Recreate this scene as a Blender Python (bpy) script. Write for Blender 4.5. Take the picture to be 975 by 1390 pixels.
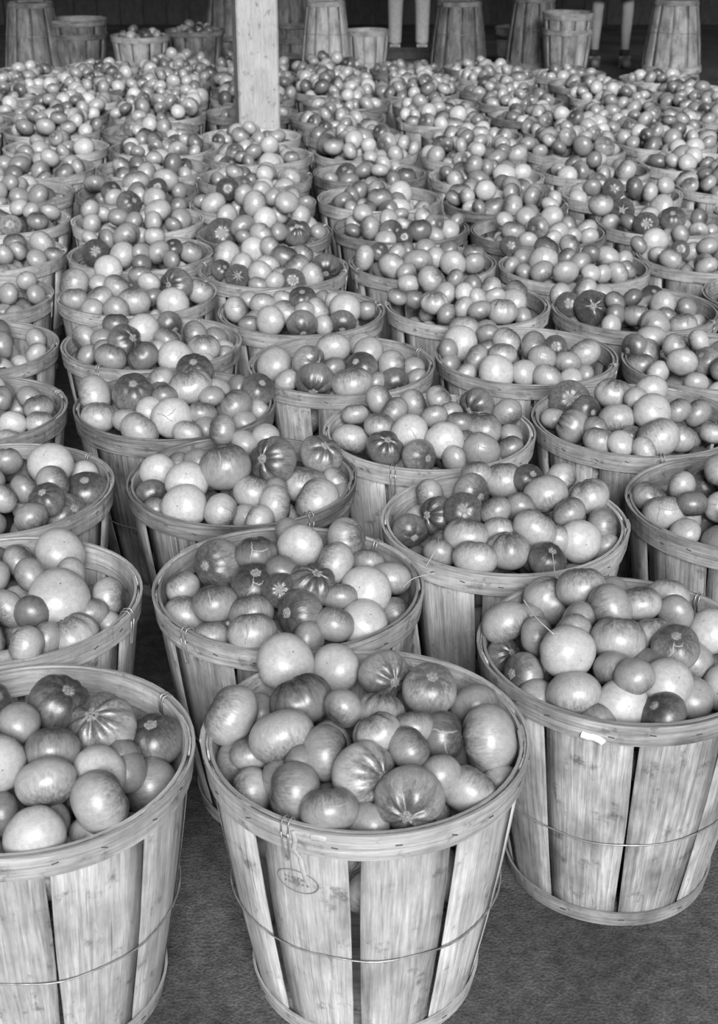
import bpy, math, random
import numpy as np
from mathutils import Matrix, Vector

for o in list(bpy.data.objects):
    bpy.data.objects.remove(o, do_unlink=True)
scene = bpy.context.scene
COL = scene.collection
RIM = 0.41                       # height of a basket rim above the floor, metres

# ------------------------------------------------------------------ camera
PITCH = math.radians(23.5)
cam_d = bpy.data.cameras.new('camera')
cam = bpy.data.objects.new('camera', cam_d)
COL.objects.link(cam)
cam.location = (0, 0, RIM + 1.10)
cam.rotation_euler = (math.pi / 2 - PITCH, 0, 0)
cam_d.sensor_fit = 'HORIZONTAL'
cam_d.sensor_width = 36
cam_d.lens = 1900 / 975 * 36
cam_d.shift_y = -45 / 975
cam_d.clip_start = 0.05
cam_d.dof.use_dof = True
cam_d.dof.focus_distance = 2.5
cam_d.dof.aperture_fstop = 14
scene.camera = cam
CAMP = np.array([0, 0, RIM + 1.10])

# ------------------------------------------------------------------ light
world = bpy.data.worlds.new('sky')
scene.world = world
world.use_nodes = True
bg = world.node_tree.nodes['Background']
bg.inputs[0].default_value = (1, 1, 1, 1)
bg.inputs[1].default_value = .16
sun_d = bpy.data.lights.new('hazy_sun', 'SUN')
sun_d.energy = 6.4
sun_d.angle = math.radians(30)
sun = bpy.data.objects.new('hazy_sun', sun_d)
COL.objects.link(sun)
sun.rotation_euler = Vector(((-.10, .85, -.46))).to_track_quat('-Z', 'Y').to_euler()
sun.location = (1, -6, 6)
vs = scene.view_settings
vs.view_transform = 'Standard'
vs.look = 'None'
vs.gamma = 1
vs.use_curve_mapping = False
vs.exposure = 0.1

# ------------------------------------------------------------------ helpers
rng = np.random.default_rng(11)

def link(o, parent=None):
    COL.objects.link(o)
    if parent is not None:
        o.parent = parent
    return o

def tag(o, label=None, cat=None, group=None, kind=None):
    if label: o['label'] = label
    if cat: o['category'] = cat
    if group: o['group'] = group
    if kind: o['kind'] = kind
    return o

def mesh_from(name, verts, faces, mat=None, smooth=True, attrs=None):
    me = bpy.data.meshes.new(name)
    me.from_pydata([tuple(v) for v in verts], [], [tuple(f) for f in faces])
    if smooth:
        me.polygons.foreach_set('use_smooth', [True] * len(me.polygons))
    for k, arr in (attrs or {}).items():
        arr = np.asarray(arr, dtype=np.float32)
        if arr.ndim == 1:
            a = me.attributes.new(k, 'FLOAT', 'POINT'); a.data.foreach_set('value', arr)
        else:
            a = me.attributes.new(k, 'FLOAT_VECTOR', 'POINT'); a.data.foreach_set('vector', arr.ravel())
    if mat: me.materials.append(mat)
    me.update()
    return me

def obj(name, me, parent=None, loc=(0, 0, 0), rotz=0.0, mat=None):
    o = bpy.data.objects.new(name, me)
    o.location = loc
    o.rotation_euler = (0, 0, rotz)
    link(o, parent)
    if mat is not None and me is not None:
        o.material_slots[0].link = 'OBJECT'
        o.material_slots[0].material = mat
    return o

def empty(name, loc=(0, 0, 0), rot=(0, 0, 0), scale=(1, 1, 1)):
    o = bpy.data.objects.new(name, None)
    o.empty_display_size = 0.1
    o.location = loc; o.rotation_euler = rot; o.scale = scale
    return link(o)

class MB:
    """collects boxes and tubes into one mesh"""
    def __init__(s): s.v = []; s.f = []; s.w = []
    def box(s, c, d, R=None, bevel=0.0):
        c = np.array(c, float); hx, hy, hz = np.array(d) / 2
        b = min(bevel, hx * .9, hy * .9, hz * .9)
        pts = []
        if b <= 0:
            pts = [(sx * hx, sy * hy, sz * hz) for sz in (-1, 1) for sy in (-1, 1) for sx in (-1, 1)]
            fs = [(0, 2, 3, 1), (4, 5, 7, 6), (0, 1, 5, 4), (2, 6, 7, 3), (0, 4, 6, 2), (1, 3, 7, 5)]
        else:
            idx = {}
            for sx in (-1, 1):
                for sy in (-1, 1):
                    for sz in (-1, 1):
                        for ax in range(3):
                            p = [sx * (hx - b), sy * (hy - b), sz * (hz - b)]
                            p[ax] = (sx * hx, sy * hy, sz * hz)[ax]
                            idx[(sx, sy, sz, ax)] = len(pts); pts.append(tuple(p))
            fs = []
            for ax in range(3):
                o1, o2 = [a for a in range(3) if a != ax]
                for sg in (-1, 1):
                    q = []
                    for (u, v) in ((-1, -1), (1, -1), (1, 1), (-1, 1)):
                        k = [0, 0, 0]; k[ax] = sg; k[o1] = u; k[o2] = v
                        q.append(idx[(k[0], k[1], k[2], ax)])
                    fs.append(tuple(q if (sg > 0) == (ax != 1) else q[::-1]))
            for ax in range(3):
                o1, o2 = [a for a in range(3) if a != ax]
                for u in (-1, 1):
                    for v in (-1, 1):
                        q = []
                        for (sg, m) in ((-1, o1), (1, o1), (1, o2), (-1, o2)):
                            k = [0, 0, 0]; k[ax] = sg; k[o1] = u; k[o2] = v
                            q.append(idx[(k[0], k[1], k[2], m)])
                        fs.append(tuple(q))
            for sx in (-1, 1):
                for sy in (-1, 1):
                    for sz in (-1, 1):
                        fs.append(tuple(idx[(sx, sy, sz, a)] for a in range(3)))
        n = len(s.v)
        for p in pts:
            p = np.array(p)
            s.w.append((p[0], p[2], p[1]))
            if R is not None: p = R @ p
            s.v.append(c + p)
        s.f += [tuple(i + n for i in f) for f in fs]
    def tube(s, pts, r, seg=6, closed=False):
        pts = [np.array(p, float) for p in pts]; m = len(pts); n0 = len(s.v)
        rr = r if hasattr(r, '__len__') else [r] * m
        up = np.array([0, 0, 1.0]); prev = None; L = 0
        for i, p in enumerate(pts):
            a = pts[(i - 1) % m] if (closed or i > 0) else p
            b = pts[(i + 1) % m] if (closed or i < m - 1) else p
            t = b - a; t /= np.linalg.norm(t) + 1e-12
            if prev is None:
                ref = up if abs(t[2]) < .9 else np.array([1.0, 0, 0])
                nrm = np.cross(t, ref)
            else:
                nrm = prev - t * (prev @ t)
            nrm /= np.linalg.norm(nrm) + 1e-12; prev = nrm
            bn = np.cross(t, nrm)
            for k in range(seg):
                an = 2 * math.pi * k / seg
                s.v.append(p + rr[i] * (math.cos(an) * nrm + math.sin(an) * bn)); s.w.append((k * .01, i * .02, 0))
        for i in range(m if closed else m - 1):
            j = (i + 1) % m
            for k in range(seg):
                k2 = (k + 1) % seg
                s.f.append((n0 + i * seg + k, n0 + i * seg + k2, n0 + j * seg + k2, n0 + j * seg + k))
        if not closed:
            s.f.append(tuple(n0 + k for k in range(seg))[::-1])
            s.f.append(tuple(n0 + (m - 1) * seg + k for k in range(seg)))
    def mesh(s, name, mat, smooth=False):
        return mesh_from(name, s.v, s.f, mat, smooth, {'wuv': np.array(s.w)})

# ------------------------------------------------------------------ materials
class NT:
    def __init__(s, name):
        s.m = bpy.data.materials.new(name); s.m.use_nodes = True
        s.t = s.m.node_tree; s.b = s.t.nodes['Principled BSDF']
    def n(s, kind, **kw):
        nd = s.t.nodes.new(kind)
        for k, v in kw.items(): setattr(nd, k, v)
        return nd
    def set(s, sock, val):
        if isinstance(val, bpy.types.NodeSocket): s.t.links.new(val, sock)
        elif val is not None: sock.default_value = val
    def math(s, op, a, b=None, c=None, clamp=False):
        nd = s.n('ShaderNodeMath', operation=op, use_clamp=clamp)
        for i, v in enumerate((a, b, c)):
            if v is not None: s.set(nd.inputs[i], v)
        return nd.outputs[0]
    def vmath(s, op, a, b):
        nd = s.n('ShaderNodeVectorMath', operation=op)
        s.set(nd.inputs[0], a); s.set(nd.inputs[1], b)
        return nd.outputs[0]
    def attr(s, name, out='Fac'):
        return s.n('ShaderNodeAttribute', attribute_name=name).outputs[out]
    def noise(s, vec, scale, detail=3, rough=.55, dist=0):
        nd = s.n('ShaderNodeTexNoise'); s.set(nd.inputs['Vector'], vec)
        nd.inputs['Scale'].default_value = scale; nd.inputs['Detail'].default_value = detail
        nd.inputs['Roughness'].default_value = rough; nd.inputs['Distortion'].default_value = dist
        return nd.outputs['Fac']
    def maprange(s, v, a, b, c, d, smooth=False):
        nd = s.n('ShaderNodeMapRange')
        if smooth: nd.interpolation_type = 'SMOOTHSTEP'
        s.set(nd.inputs[0], v)
        for i, k in enumerate((a, b, c, d)): s.set(nd.inputs[i + 1], k)
        return nd.outputs[0]
    def mix(s, f, a, b):                       # scalar mix
        nd = s.n('ShaderNodeMix', data_type='FLOAT')
        s.set(nd.inputs[0], f); s.set(nd.inputs[2], a); s.set(nd.inputs[3], b)
        return nd.outputs[0]
    def grey(s, v):
        nd = s.n('ShaderNodeCombineColor')
        for i in range(3): s.set(nd.inputs[i], v)
        return nd.outputs[0]
    def bump(s, h, strength, dist):
        nd = s.n('ShaderNodeBump'); nd.inputs['Strength'].default_value = strength
        nd.inputs['Distance'].default_value = dist
        s.set(nd.inputs['Height'], h); s.t.links.new(nd.outputs[0], s.b.inputs['Normal'])
    def done(s, v, rough, spec=.5):
        s.set(s.b.inputs['Base Color'], s.grey(v)); s.set(s.b.inputs['Roughness'], rough)
        s.b.inputs['Specular IOR Level'].default_value = spec
        return s.m

def mat_tomato():
    t = NT('tomato_skin')
    tone = t.attr('tone'); pol = t.attr('pol'); st = t.attr('tst', 'Vector')
    big = t.noise(t.vmath('MULTIPLY', st, (3.2, 3.2, .55)), 1.0, 3)
    mid = t.noise(t.vmath('MULTIPLY', st, (10, 10, .55)), 1.0, 4, .65)
    fine = t.noise(t.vmath('MULTIPLY', st, (36, 36, 1.3)), 1.0, 3)
    sh = t.math('ADD', pol, t.math('MULTIPLY', t.math('SUBTRACT', mid, .5), .62))
    sh = t.math('ADD', sh, t.math('MULTIPLY', t.math('SUBTRACT', big, .5), .30))
    edge = t.mix(tone, .70, .46)
    shoulder = t.maprange(sh, .06, edge, 0, 1, True)
    dark = t.mix(tone, .010, .11); pale = t.mix(tone, .055, .40)
    col = t.mix(shoulder, dark, pale)
    col = t.math('MULTIPLY', col, t.maprange(fine, .3, .7, .80, 1.16))
    mott = t.noise(st, 4.0, 3)
    col = t.math('MULTIPLY', col, t.maprange(mott, .3, .7, .88, 1.1))
    spk = t.noise(st, 26.0, 2)
    col = t.math('MULTIPLY', col, t.maprange(spk, .70, .78, 1.0, .55))
    dot = t.maprange(pol, .989, .995, 0, 1)
    col = t.mix(dot, col, .07)
    star = t.math('ADD', pol, t.math('MULTIPLY', t.math('SUBTRACT', mid, .5), .12))
    cork = t.maprange(star, .045, .075, 1, 0)
    col = t.mix(cork, col, t.maprange(fine, .35, .65, .05, .24))
    rgh = t.mix(cork, t.maprange(mott, .3, .7, .28, .42), .8)
    t.bump(t.math('ADD', t.math('MULTIPLY', mid, .6), t.math('ADD', t.math('MULTIPLY', fine, .25), t.math('MULTIPLY', cork, fine))), .16, .003)
    return t.done(col, rgh, .6)

def mat_cork(name, lo, hi):
    t = NT(name)
    n = t.noise(t.attr('tst', 'Vector'), 14, 4)
    t.bump(n, .8, .002)
    return t.done(t.maprange(n, .35, .65, lo, hi), .75, .3)

def mat_wood(name, lo, hi, dirt):
    t = NT(name)
    uv = t.attr('wuv', 'Vector')
    rnd = t.n('ShaderNodeObjectInfo').outputs['Random']
    off = t.n('ShaderNodeCombineXYZ'); t.set(off.inputs[0], t.math('MULTIPLY', rnd, 37.0)); t.set(off.inputs[1], t.math('MULTIPLY', rnd, 91.0))
    v = t.vmath('ADD', uv, off.outputs[0])
    g1 = t.noise(t.vmath('MULTIPLY', v, (150, 7, 1)), 1, 4, .6, .6)
    g2 = t.noise(t.vmath('MULTIPLY', v, (560, 22, 1)), 1, 5, .7)
    st = t.noise(t.vmath('MULTIPLY', v, (14, 8, 1)), 1, 4, .6)
    bl = t.noise(t.vmath('MULTIPLY', v, (26, 22, 1)), 1, 5, .7)
    col = t.maprange(g1, .3, .7, lo, hi)
    col = t.math('MULTIPLY', col, t.maprange(g2, .3, .7, .78, 1.18))
    col = t.math('MULTIPLY', col, t.maprange(st, .32, .62, dirt, 1.06))
    col = t.math('MULTIPLY', col, t.maprange(bl, .57, .70, 1.0, .38))
    ck = t.noise(t.vmath('MULTIPLY', v, (260, 4.5, 1)), 1, 2)
    col = t.math('MULTIPLY', col, t.maprange(ck, .66, .73, 1.0, .45))
    col = t.math('MULTIPLY', col, t.maprange(rnd, 0, 1, .82, 1.14))
    t.bump(t.math('ADD', g1, t.math('MULTIPLY', g2, .7)), .55, .0014)
    return t.done(col, .62, .25)

def mat_plain(name, v, rough, scale=30, amt=.25, spec=.4, metal=0.0, bump=0.0):
    t = NT(name)
    tc = t.n('ShaderNodeTexCoord').outputs['Object']
    n = t.noise(tc, scale, 4)
    if bump: t.bump(n, .6, bump)
    t.b.inputs['Metallic'].default_value = metal
    return t.done(t.maprange(n, .3, .7, v * (1 - amt), v * (1 + amt)), rough, spec)

def mat_floor():
    t = NT('packed_concrete')
    tc = t.n('ShaderNodeTexCoord').outputs['Object']
    a = t.noise(tc, 2.2, 4); b = t.noise(tc, 38, 5, .65); c = t.noise(tc, 210, 3)
    col = t.maprange(a, .35, .65, .045, .10)
    col = t.math('MULTIPLY', col, t.maprange(b, .3, .7, .55, 1.4))
    col = t.math('MULTIPLY', col, t.maprange(c, .3, .7, .6, 1.4))
    t.bump(t.math('ADD', b, c), .6, .004)
    return t.done(col, .85, .25)

M_TOM = mat_tomato(); M_CORK = mat_cork('cork_scar', .06, .36); M_CRACK = mat_cork('healed_crack', .16, .42)
M_WOOD = [mat_wood('new_veneer', .28, .55, .60), mat_wood('used_veneer', .19, .46, .42), mat_wood('weathered_veneer', .08, .28, .38)]
M_INNER = mat_wood('inside_veneer', .18, .34, .55)
M_POST = mat_wood('sawn_timber', .28, .38, .88)
M_BOARD = mat_wood('dark_boards', .04, .08, .7)
M_WIRE = mat_plain('galvanised_wire', .30, .42, 60, .4, .5, .6)
M_STAPLE = mat_plain('rusty_staple', .05, .6)
M_FLOOR = mat_floor()
M_ROOF = mat_plain('roof_boards', .05, .9, 4, .3, .1)
M_STRAW = mat_plain('dry_straw', .36, .6)
M_INK = mat_plain('stamp_ink', .14, .8)
M_PAPER = mat_plain('torn_paper', .6, .8, 40, .08)
M_SKIN = mat_plain('skin', .30, .55, 12, .1)
M_CLOTH_D = mat_plain('dark_cloth', .035, .9, 40, .3)
M_CLOTH_L = mat_plain('pale_cloth', .48, .9, 40, .15)
M_SHOE = mat_plain('scuffed_shoe', .16, .5, 20, .3)
M_SOCK = mat_plain('dark_sock', .03, .95)
M_HAIR = mat_plain('dark_hair', .02, .6)
M_TIN = mat_plain('galvanised_tin', .32, .45, 9, .35, .5, .5)

# ------------------------------------------------------------------ the place
def slab(name, c, d, mat, kind='structure'):
    mb = MB(); mb.box(c, d); o = obj(name, mb.mesh(name, mat)); tag(o, kind=kind); return o
slab('floor', (0, 6, -.05), (16, 26, .1), M_FLOOR)
slab('ceiling', (0, 3.8 + (16.2 - 3.8) / 2, 4.2 + .06), (16, 16.2 - 3.8, .12), M_ROOF)
wall = obj('wall_back', None); tag(wall, kind='structure')
bd = MB(); bd.box((0, 0, 1.9), (.238, .03, 3.8), bevel=.004); board_me = bd.mesh('board', M_BOARD)
for i in range(50):
    obj('board', board_me, wall, (-6.1 + i * .246, 15.6 + .004 * (i % 3), 0))

# timber post standing among the baskets
mb = MB(); mb.box((0, 0, 4.2 / 2), (.192, .192, 4.2), bevel=.008)
post = obj('timber_post', mb.mesh('timber_post', M_POST), None, (-.482, 6.77, 0), math.radians(11))
tag(post, 'square sawn timber post standing among the tomato baskets', 'post')

# ------------------------------------------------------------------ baskets
NS = 10
def prof(z):                                # outer radius of the staves, z below the rim
    u = -z / RIM
    return .2215 - .064 * u + .005 * math.sin(math.pi * u)

def stave_mesh(seed, half_deg):
    g = np.random.default_rng(seed)
    nu, nv = 5, 11
    V = []; W = []; F = []
    e0, e1 = g.uniform(-.5, .5, 2), g.uniform(-.5, .5, 2)
    topj = g.uniform(-.003, .0)
    for side in (0, 1):
        for j in range(nv):
            u = j / (nv - 1); z = -.002 + topj - u * (RIM - .006 + topj)
            r = prof(z) - (.0028 if side else 0)
            wob = (math.sin(u * 5 + e0[0] * 9) * .5 + math.sin(u * 11 + e1[0] * 9) * .25)
            hw = math.radians(half_deg + .5 * math.sin(math.pi * u) * (1 + e0[1]))
            for i in range(nu):
                s = -1 + 2 * i / (nu - 1)
                a = s * hw + math.radians(.35 * wob) * (1 if s > 0 else -.6) * abs(s)
                rr = r + .0014 * (1 - s * s)            # each stave bows a little
                V.append((rr * math.cos(a), rr * math.sin(a), z + RIM)); W.append((a * .2, z, side * .3))
    o = nu * nv
    for j in range(nv - 1):
        for i in range(nu - 1):
            a = j * nu + i
            F.append((a, a + nu, a + nu + 1, a + 1)); F.append((o + a, o + a + 1, o + a + nu + 1, o + a + nu))
        a = j * nu
        F.append((a, o + a, o + a + nu, a + nu)); a += nu - 1
        F.append((a, a + nu, o + a + nu, o + a))
    for i in range(nu - 1):
        F.append((i, i + 1, o + i + 1, o + i)); b = (nv - 1) * nu + i
        F.append((b, o + b, o + b + 1, b + 1))
    return mesh_from('stave', V, F, M_WOOD[0], True, {'wuv': np.array(W)})

def hoop_mesh(name, z0, z1, rfun, th, n=64, over=.16, lift=.0030, mat=None, wob=.0006):
    """a bent band whose end laps over its beginning; rfun(z) is the inner radius"""
    V = []; W = []; F = []
    tot = 2 * math.pi + over
    for i in range(n + 1):
        a = tot * i / n
        k = max(0.0, min(1.0, (a - (tot - 2 * over)) / over))
        k = k * k * (3 - 2 * k)
        dz = wob * math.sin(a * 3.1 + 1)
        for (z, t) in ((z0, 0), (z0, 1), (z1, 1), (z1, 0)):
            r = rfun(z) + t * th + lift * k
            V.append((r * math.cos(a), r * math.sin(a), z + dz + RIM)); W.append((z * 1.0 + t * .05, a * .22, 0))
    for i in range(n):
        b = i * 4; c = b + 4
        for q in range(4):
            p = (q + 1) % 4
            F.append((b + q, c + q, c + p, b + p))
    F.append((0, 1, 2, 3)); F.append((n * 4 + 3, n * 4 + 2, n * 4 + 1, n * 4))
    return mesh_from(name, V, F, mat or M_WOOD[0], False, {'wuv': np.array(W)})

STAVES = [stave_mesh(s, h) for s, h in ((1, 16.9), (2, 16.3), (3, 17.2), (4, 15.8), (5, 16.7), (6, 17.0))]
RIMH = [hoop_mesh('rim_hoop', -h, 0, lambda z: prof(z) + .0016, .0044) for h in (.038, .035, .041)]
INH = hoop_mesh('inner_hoop', -.040, -.0012, lambda z: prof(z) - .0078, .0044, over=.1, lift=-.002, mat=M_INNER)
BOTH = hoop_mesh('bottom_hoop', -RIM + .002, -RIM + .030, lambda z: prof(z) + .0016, .004)
def disc_mesh():
    V = [(0, 0, .022)]; F = []; n = 40; W = [(0, 0, 0)]
    for i in range(n):
        a = 2 * math.pi * i / n; V.append((.1535 * math.cos(a), .1535 * math.sin(a), .022)); W.append((V[-1][0], V[-1][1], 0))
    for i in range(n):
        V.append((V[1 + i][0], V[1 + i][1], .012)); W.append((V[1 + i][0], V[1 + i][1], .1))
    V.append((0, 0, .012)); W.append((0, 0, 0))
    for i in range(n):
        j = (i + 1) % n
        F += [(0, 1 + i, 1 + j), (1 + i, 1 + n + i, 1 + n + j, 1 + j), (2 * n + 1, 1 + n + j, 1 + n + i)]
    return mesh_from('bottom_board', V, F, M_WOOD[1], False, {'wuv': np.array(W)})
BOTT = disc_mesh()
def wire_mesh():
    mb = MB(); z = -.228; g = np.random.default_rng(3)
    pts = []
    for i in range(72):
        a = 2 * math.pi * i / 72; r = prof(z) + .0042 + .0007 * math.sin(9 * a)
        pts.append((r * math.cos(a), r * math.sin(a), RIM + z + .0025 * math.sin(2 * a + .5) + .001 * math.sin(11 * a)))
    mb.tube(pts, .0013, 5, True)
    return mb.mesh('wire_band', M_WIRE, True)
WIRE = wire_mesh()
def handle_mesh(kind):
    """wire bail end twisted over the rim, with its narrow loop hanging outside"""
    mb = MB(); R0 = prof(-.02) + .0075
    for s in (-1, 1):
        a = s * (.022 if kind else .016)
        pts = []
        for (dr, z) in ((-.017, -.024), (-.0185, -.006), (-.014, .004), (-.004, .0055), (.001, 0), (.001, -.014)):
            pts.append(((R0 + dr) * math.cos(a), (R0 + dr) * math.sin(a), RIM + z))
        mb.tube(pts, .0012, 5)
    pts = []
    dp = .045 if kind else .028
    for i in range(13):
        u = -1 + 2 * i / 12; z = -.012 - dp * (1 - abs(u) ** 3); a = (.022 if kind else .016) * math.copysign(abs(u) ** .6, u)
        pts.append(((prof(z) + .0085) * math.cos(a), (prof(z) + .0085) * math.sin(a), RIM + z))
    mb.tube(pts, .0012, 5)
    return mb.mesh('wire_handle', M_WIRE, True)
HANDLE = [handle_mesh(0), handle_mesh(1)]
def staples_mesh():
    mb = MB(); g = np.random.default_rng(8)
    for i in range(NS * 2):
        a = 2 * math.pi * i / (NS * 2) + g.uniform(-.06, .06); z = -.018 + g.uniform(-.006, .006)
        r = prof(z) + .0064; rot = g.uniform(-.5, .5)
        c, s = math.cos(a), math.sin(a); T = np.array([[-s, 0, c], [c, 0, s], [0, 1, 0]])
        Rr = T @ np.array([[math.cos(rot), -math.sin(rot), 0], [math.sin(rot), math.cos(rot), 0], [0, 0, 1]])
        mb.box((r * c, r * s, RIM + z), (.009, .0013, .0012), Rr)
    for i in range(NS):
        a = 2 * math.pi * (i + .5) / NS + g.uniform(-.1, .1); z = -RIM + .016
        r = prof(z) + .006; c, s = math.cos(a), math.sin(a); T = np.array([[-s, 0, c], [c, 0, s], [0, 1, 0]])
        mb.box((r * c, r * s, RIM + z), (.009, .0013, .0012), T)
    return mb.mesh('staples', M_STAPLE)
STAPLES = staples_mesh()

def basket(name, loc, rotz, wood, label, group, near=2, rot=None, scale=(1, 1, 1), seed=0, hang=None):
    g = random.Random(seed)
    e = empty(name, loc, rot or (0, 0, rotz), scale)
    tag(e, label, 'basket', group)
    W = M_WOOD[wood]
    for i in range(NS):
        obj('stave', STAVES[(i * 5 + seed * 3 + i // 3) % 6], e, (0, 0, 0), 2 * math.pi * (i + .5) / NS + math.radians(g.uniform(-.5, .5)), W)
    hr = g.uniform(0, 6.28)
    rh = obj('rim_hoop', RIMH[seed % 3], e, (0, 0, 0), hr, W)
    obj('inner_hoop', INH, e, (0, 0, 0), g.uniform(0, 6.28), W if wood == 0 else M_INNER)
    obj('bottom_hoop', BOTH, e, (0, 0, 0), g.uniform(0, 6.28), W)
    if near >= 1:
        obj('bottom_board', BOTT, e, mat=W)
        obj('wire_band', WIRE, e, (0, 0, 0), g.uniform(0, 6.28))
        ha = g.uniform(0, 3.14) if hang is None else math.radians(hang)
        for k in (0, 1)[:1 + (seed % 3 == 0)]: obj('wire_handle', HANDLE[(seed + k) % 2], e, (0, 0, 0), ha + k * math.pi)
    if near >= 2:
        tag(obj('staples', STAPLES, rh, (0, 0, 0), g.uniform(0, 6.28)), kind='stuff')
    return e

FILE_NAMES = {'a': 'left file', 'b': 'centre file', 'c': 'right file', 'd': 'outer right file', 'e': 'far right file',
              'f': 'second far right file', 'g': 'third far right file', 'h': 'fourth far right file', 'i': 'fifth far right file',
              'z': 'outer left file', 'y': 'far left file'}
ORD = ['first', 'second', 'third', 'fourth', 'fifth', 'sixth', 'seventh', 'eighth', 'ninth', 'tenth', 'eleventh', 'twelfth', 'thirteenth',
       'fourteenth', 'fifteenth', 'sixteenth', 'seventeenth', 'eighteenth', 'nineteenth', 'twentieth', 'twenty-first', 'twenty-second',
       'twenty-third', 'twenty-fourth', 'twenty-fifth', 'twenty-sixth', 'twenty-seventh', 'twenty-eighth', 'twenty-ninth', 'thirtieth']
# name file index x y wood rot(deg of one stave joint, from the camera side)
BASKETS = """K a 0 -0.4504 1.6000 0 17
L a 1 -0.5884 2.0440 0 -5
M a 2 -0.7045 2.4910 1 5
N a 3 -0.8804 2.9179 1 4
O a 4 -0.9876 3.3670 1 -9
P a 5 -1.0906 3.8193 1 -11
Q a 6 -1.1474 4.2999 0 1
R a 7 -1.2210 4.7566 0 -4
S a 8 -1.2898 5.2133 1 -10
a9 a 9 -1.2939 5.6815 1 13
a10 a 10 -1.3151 6.1415 0 9
a11 a 11 -1.4204 6.5955 1 -12
a12 a 12 -1.4617 7.0539 1 -7
a13 a 13 -1.4719 7.5129 1 12
a14 a 14 -1.5164 7.9696 2 -1
a15 a 15 -1.5296 8.4297 0 8
a16 a 16 -1.5721 8.8889 0 -4
A b 0 0.0096 1.6428 0 -4
B b 1 -0.1184 2.0862 1 -20
G b 2 -0.2307 2.5332 2 -17
F b 3 -0.4140 2.9557 2 -10
D b 4 -0.5270 3.4017 1 10
T b 5 -0.6301 3.8501 1 -3
U b 6 -0.6858 4.3068 1 3
V b 7 -0.7591 4.7607 0 3
W b 8 -0.8282 5.2153 2 7
b9 b 9 -0.8327 5.6749 1 13
b10 b 10 -0.8544 6.1319 1 7
b11 b 11 -0.9606 6.5757 2 17
b12 b 12 -0.9890 7.0325 1 8
b13 b 13 -1.0136 7.4915 1 5
b14 b 14 -1.0548 7.9502 2 -8
b15 b 15 -1.0626 8.4097 1 -1
b16 b 16 -1.1118 8.8670 0 -15
J c 0 0.4100 1.8850 1 -4
I c 1 0.2682 2.3391 0 -17
H c 2 0.1507 2.7928 0 10
E c 3 -0.0427 3.2302 1 -16
C c 4 -0.1569 3.6776 1 -4
X c 5 -0.2607 4.1263 1 2
Y c 6 -0.3160 4.5830 2 0
Z c 7 -0.3825 5.0376 1 -7
c8 c 8 -0.4089 5.4959 1 -14
c9 c 9 -0.4264 5.9557 1 16
c10 c 10 -0.4888 6.4124 0 -8
c11 c 11 -0.5352 7.1177 2 -12
c12 c 12 -0.5629 7.5882 1 17
c13 c 13 -0.6025 8.0471 2 -7
c14 c 14 -0.5986 8.5069 1 14
c15 c 15 -0.6614 8.9626 0 -4
AG d 0 0.7354 2.4187 1 5
AF d 1 0.6071 2.8625 1 4
AE d 2 0.4136 3.2991 1 -2
AA d 3 0.2992 3.7465 1 16
AB d 4 0.1946 4.1956 1 17
AC d 5 0.1398 4.6533 2 2
AD d 6 0.0735 5.1099 1 10
d7 d 7 0.0454 5.5782 2 -17
d8 d 8 0.0276 6.0373 1 -16
d9 d 9 -0.0347 6.4912 2 -1
d10 d 10 -0.1079 6.9435 2 4
d11 d 11 -0.0646 7.4009 2 9
d12 d 12 -0.1374 7.8551 1 3
d13 d 13 -0.1472 8.3146 1 17
d14 d 14 -0.1760 8.7734 2 5
AI e 0 0.8732 3.2568 1 3
AH e 1 0.7584 3.7029 1 -12
AJ e 2 0.6527 4.1495 1 -7
AK e 3 0.5984 4.6046 2 12
AL e 4 0.5318 5.0572 2 -7
e5 e 5 0.5014 5.5130 0 -14
e6 e 6 0.4841 5.9704 1 17
e7 e 7 0.5106 6.4288 1 -7
e8 e 8 0.4081 6.8775 1 6
e9 e 9 0.3950 7.3383 2 -9
e10 e 10 0.3188 7.7927 1 6
e11 e 11 0.3525 8.2515 1 -14
e12 e 12 0.2882 8.7065 2 16
f0 f 0 1.2008 3.8341 1 -2
AM f 1 1.0941 4.2824 1 -15
AO f 2 1.0398 4.7390 1 14
AN f 3 0.9730 5.1932 0 -8
f4 f 4 0.9409 5.6509 1 -17
f5 f 5 0.9250 6.1076 1 -7
f6 f 6 0.9732 6.5637 1 13
f7 f 7 0.8594 7.0080 2 11
f8 f 8 0.8384 7.4671 1 11
f9 f 9 0.7622 7.9220 2 3
f10 f 10 0.7953 8.3813 0 -7
f11 f 11 0.7405 8.8395 2 -1
g0 g 0 1.4812 4.8889 0 -8
g1 g 1 1.4317 5.3478 0 -17
g2 g 2 1.3756 5.8054 0 -12
g3 g 3 1.3583 6.2659 1 -1
g4 g 4 1.4060 6.7249 0 2
g5 g 5 1.3154 7.1767 1 -17
g6 g 6 1.3386 7.6368 0 12
g7 g 7 1.2897 8.0955 2 2
g8 g 8 1.2329 8.5531 1 13
h0 h 0 1.8714 6.5101 2 -14
h1 h 1 1.7998 6.9653 1 -16
h2 h 2 1.7468 7.4216 1 14
h3 h 3 1.8084 7.8768 0 3
h4 h 4 1.7317 8.3324 1 -1
i0 i 0 2.2118 7.6517 1 -12
i1 i 1 2.2502 8.1117 2 -9
z0 z 0 -1.7457 5.9144 1 1
z1 z 1 -1.8390 6.3665 0 -16
z2 z 2 -1.8861 6.8250 1 -6
z3 z 3 -1.8722 7.2853 2 17
z4 z 4 -1.9186 7.7433 0 11
z5 z 5 -1.9313 8.2036 1 -5
z6 z 6 -1.9739 8.6627 1 -14
y0 y 0 -2.3387 7.5554 1 -12
y1 y 1 -2.3529 8.0165 2 15
y2 y 2 -2.4273 8.4878 1 12"""
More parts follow.
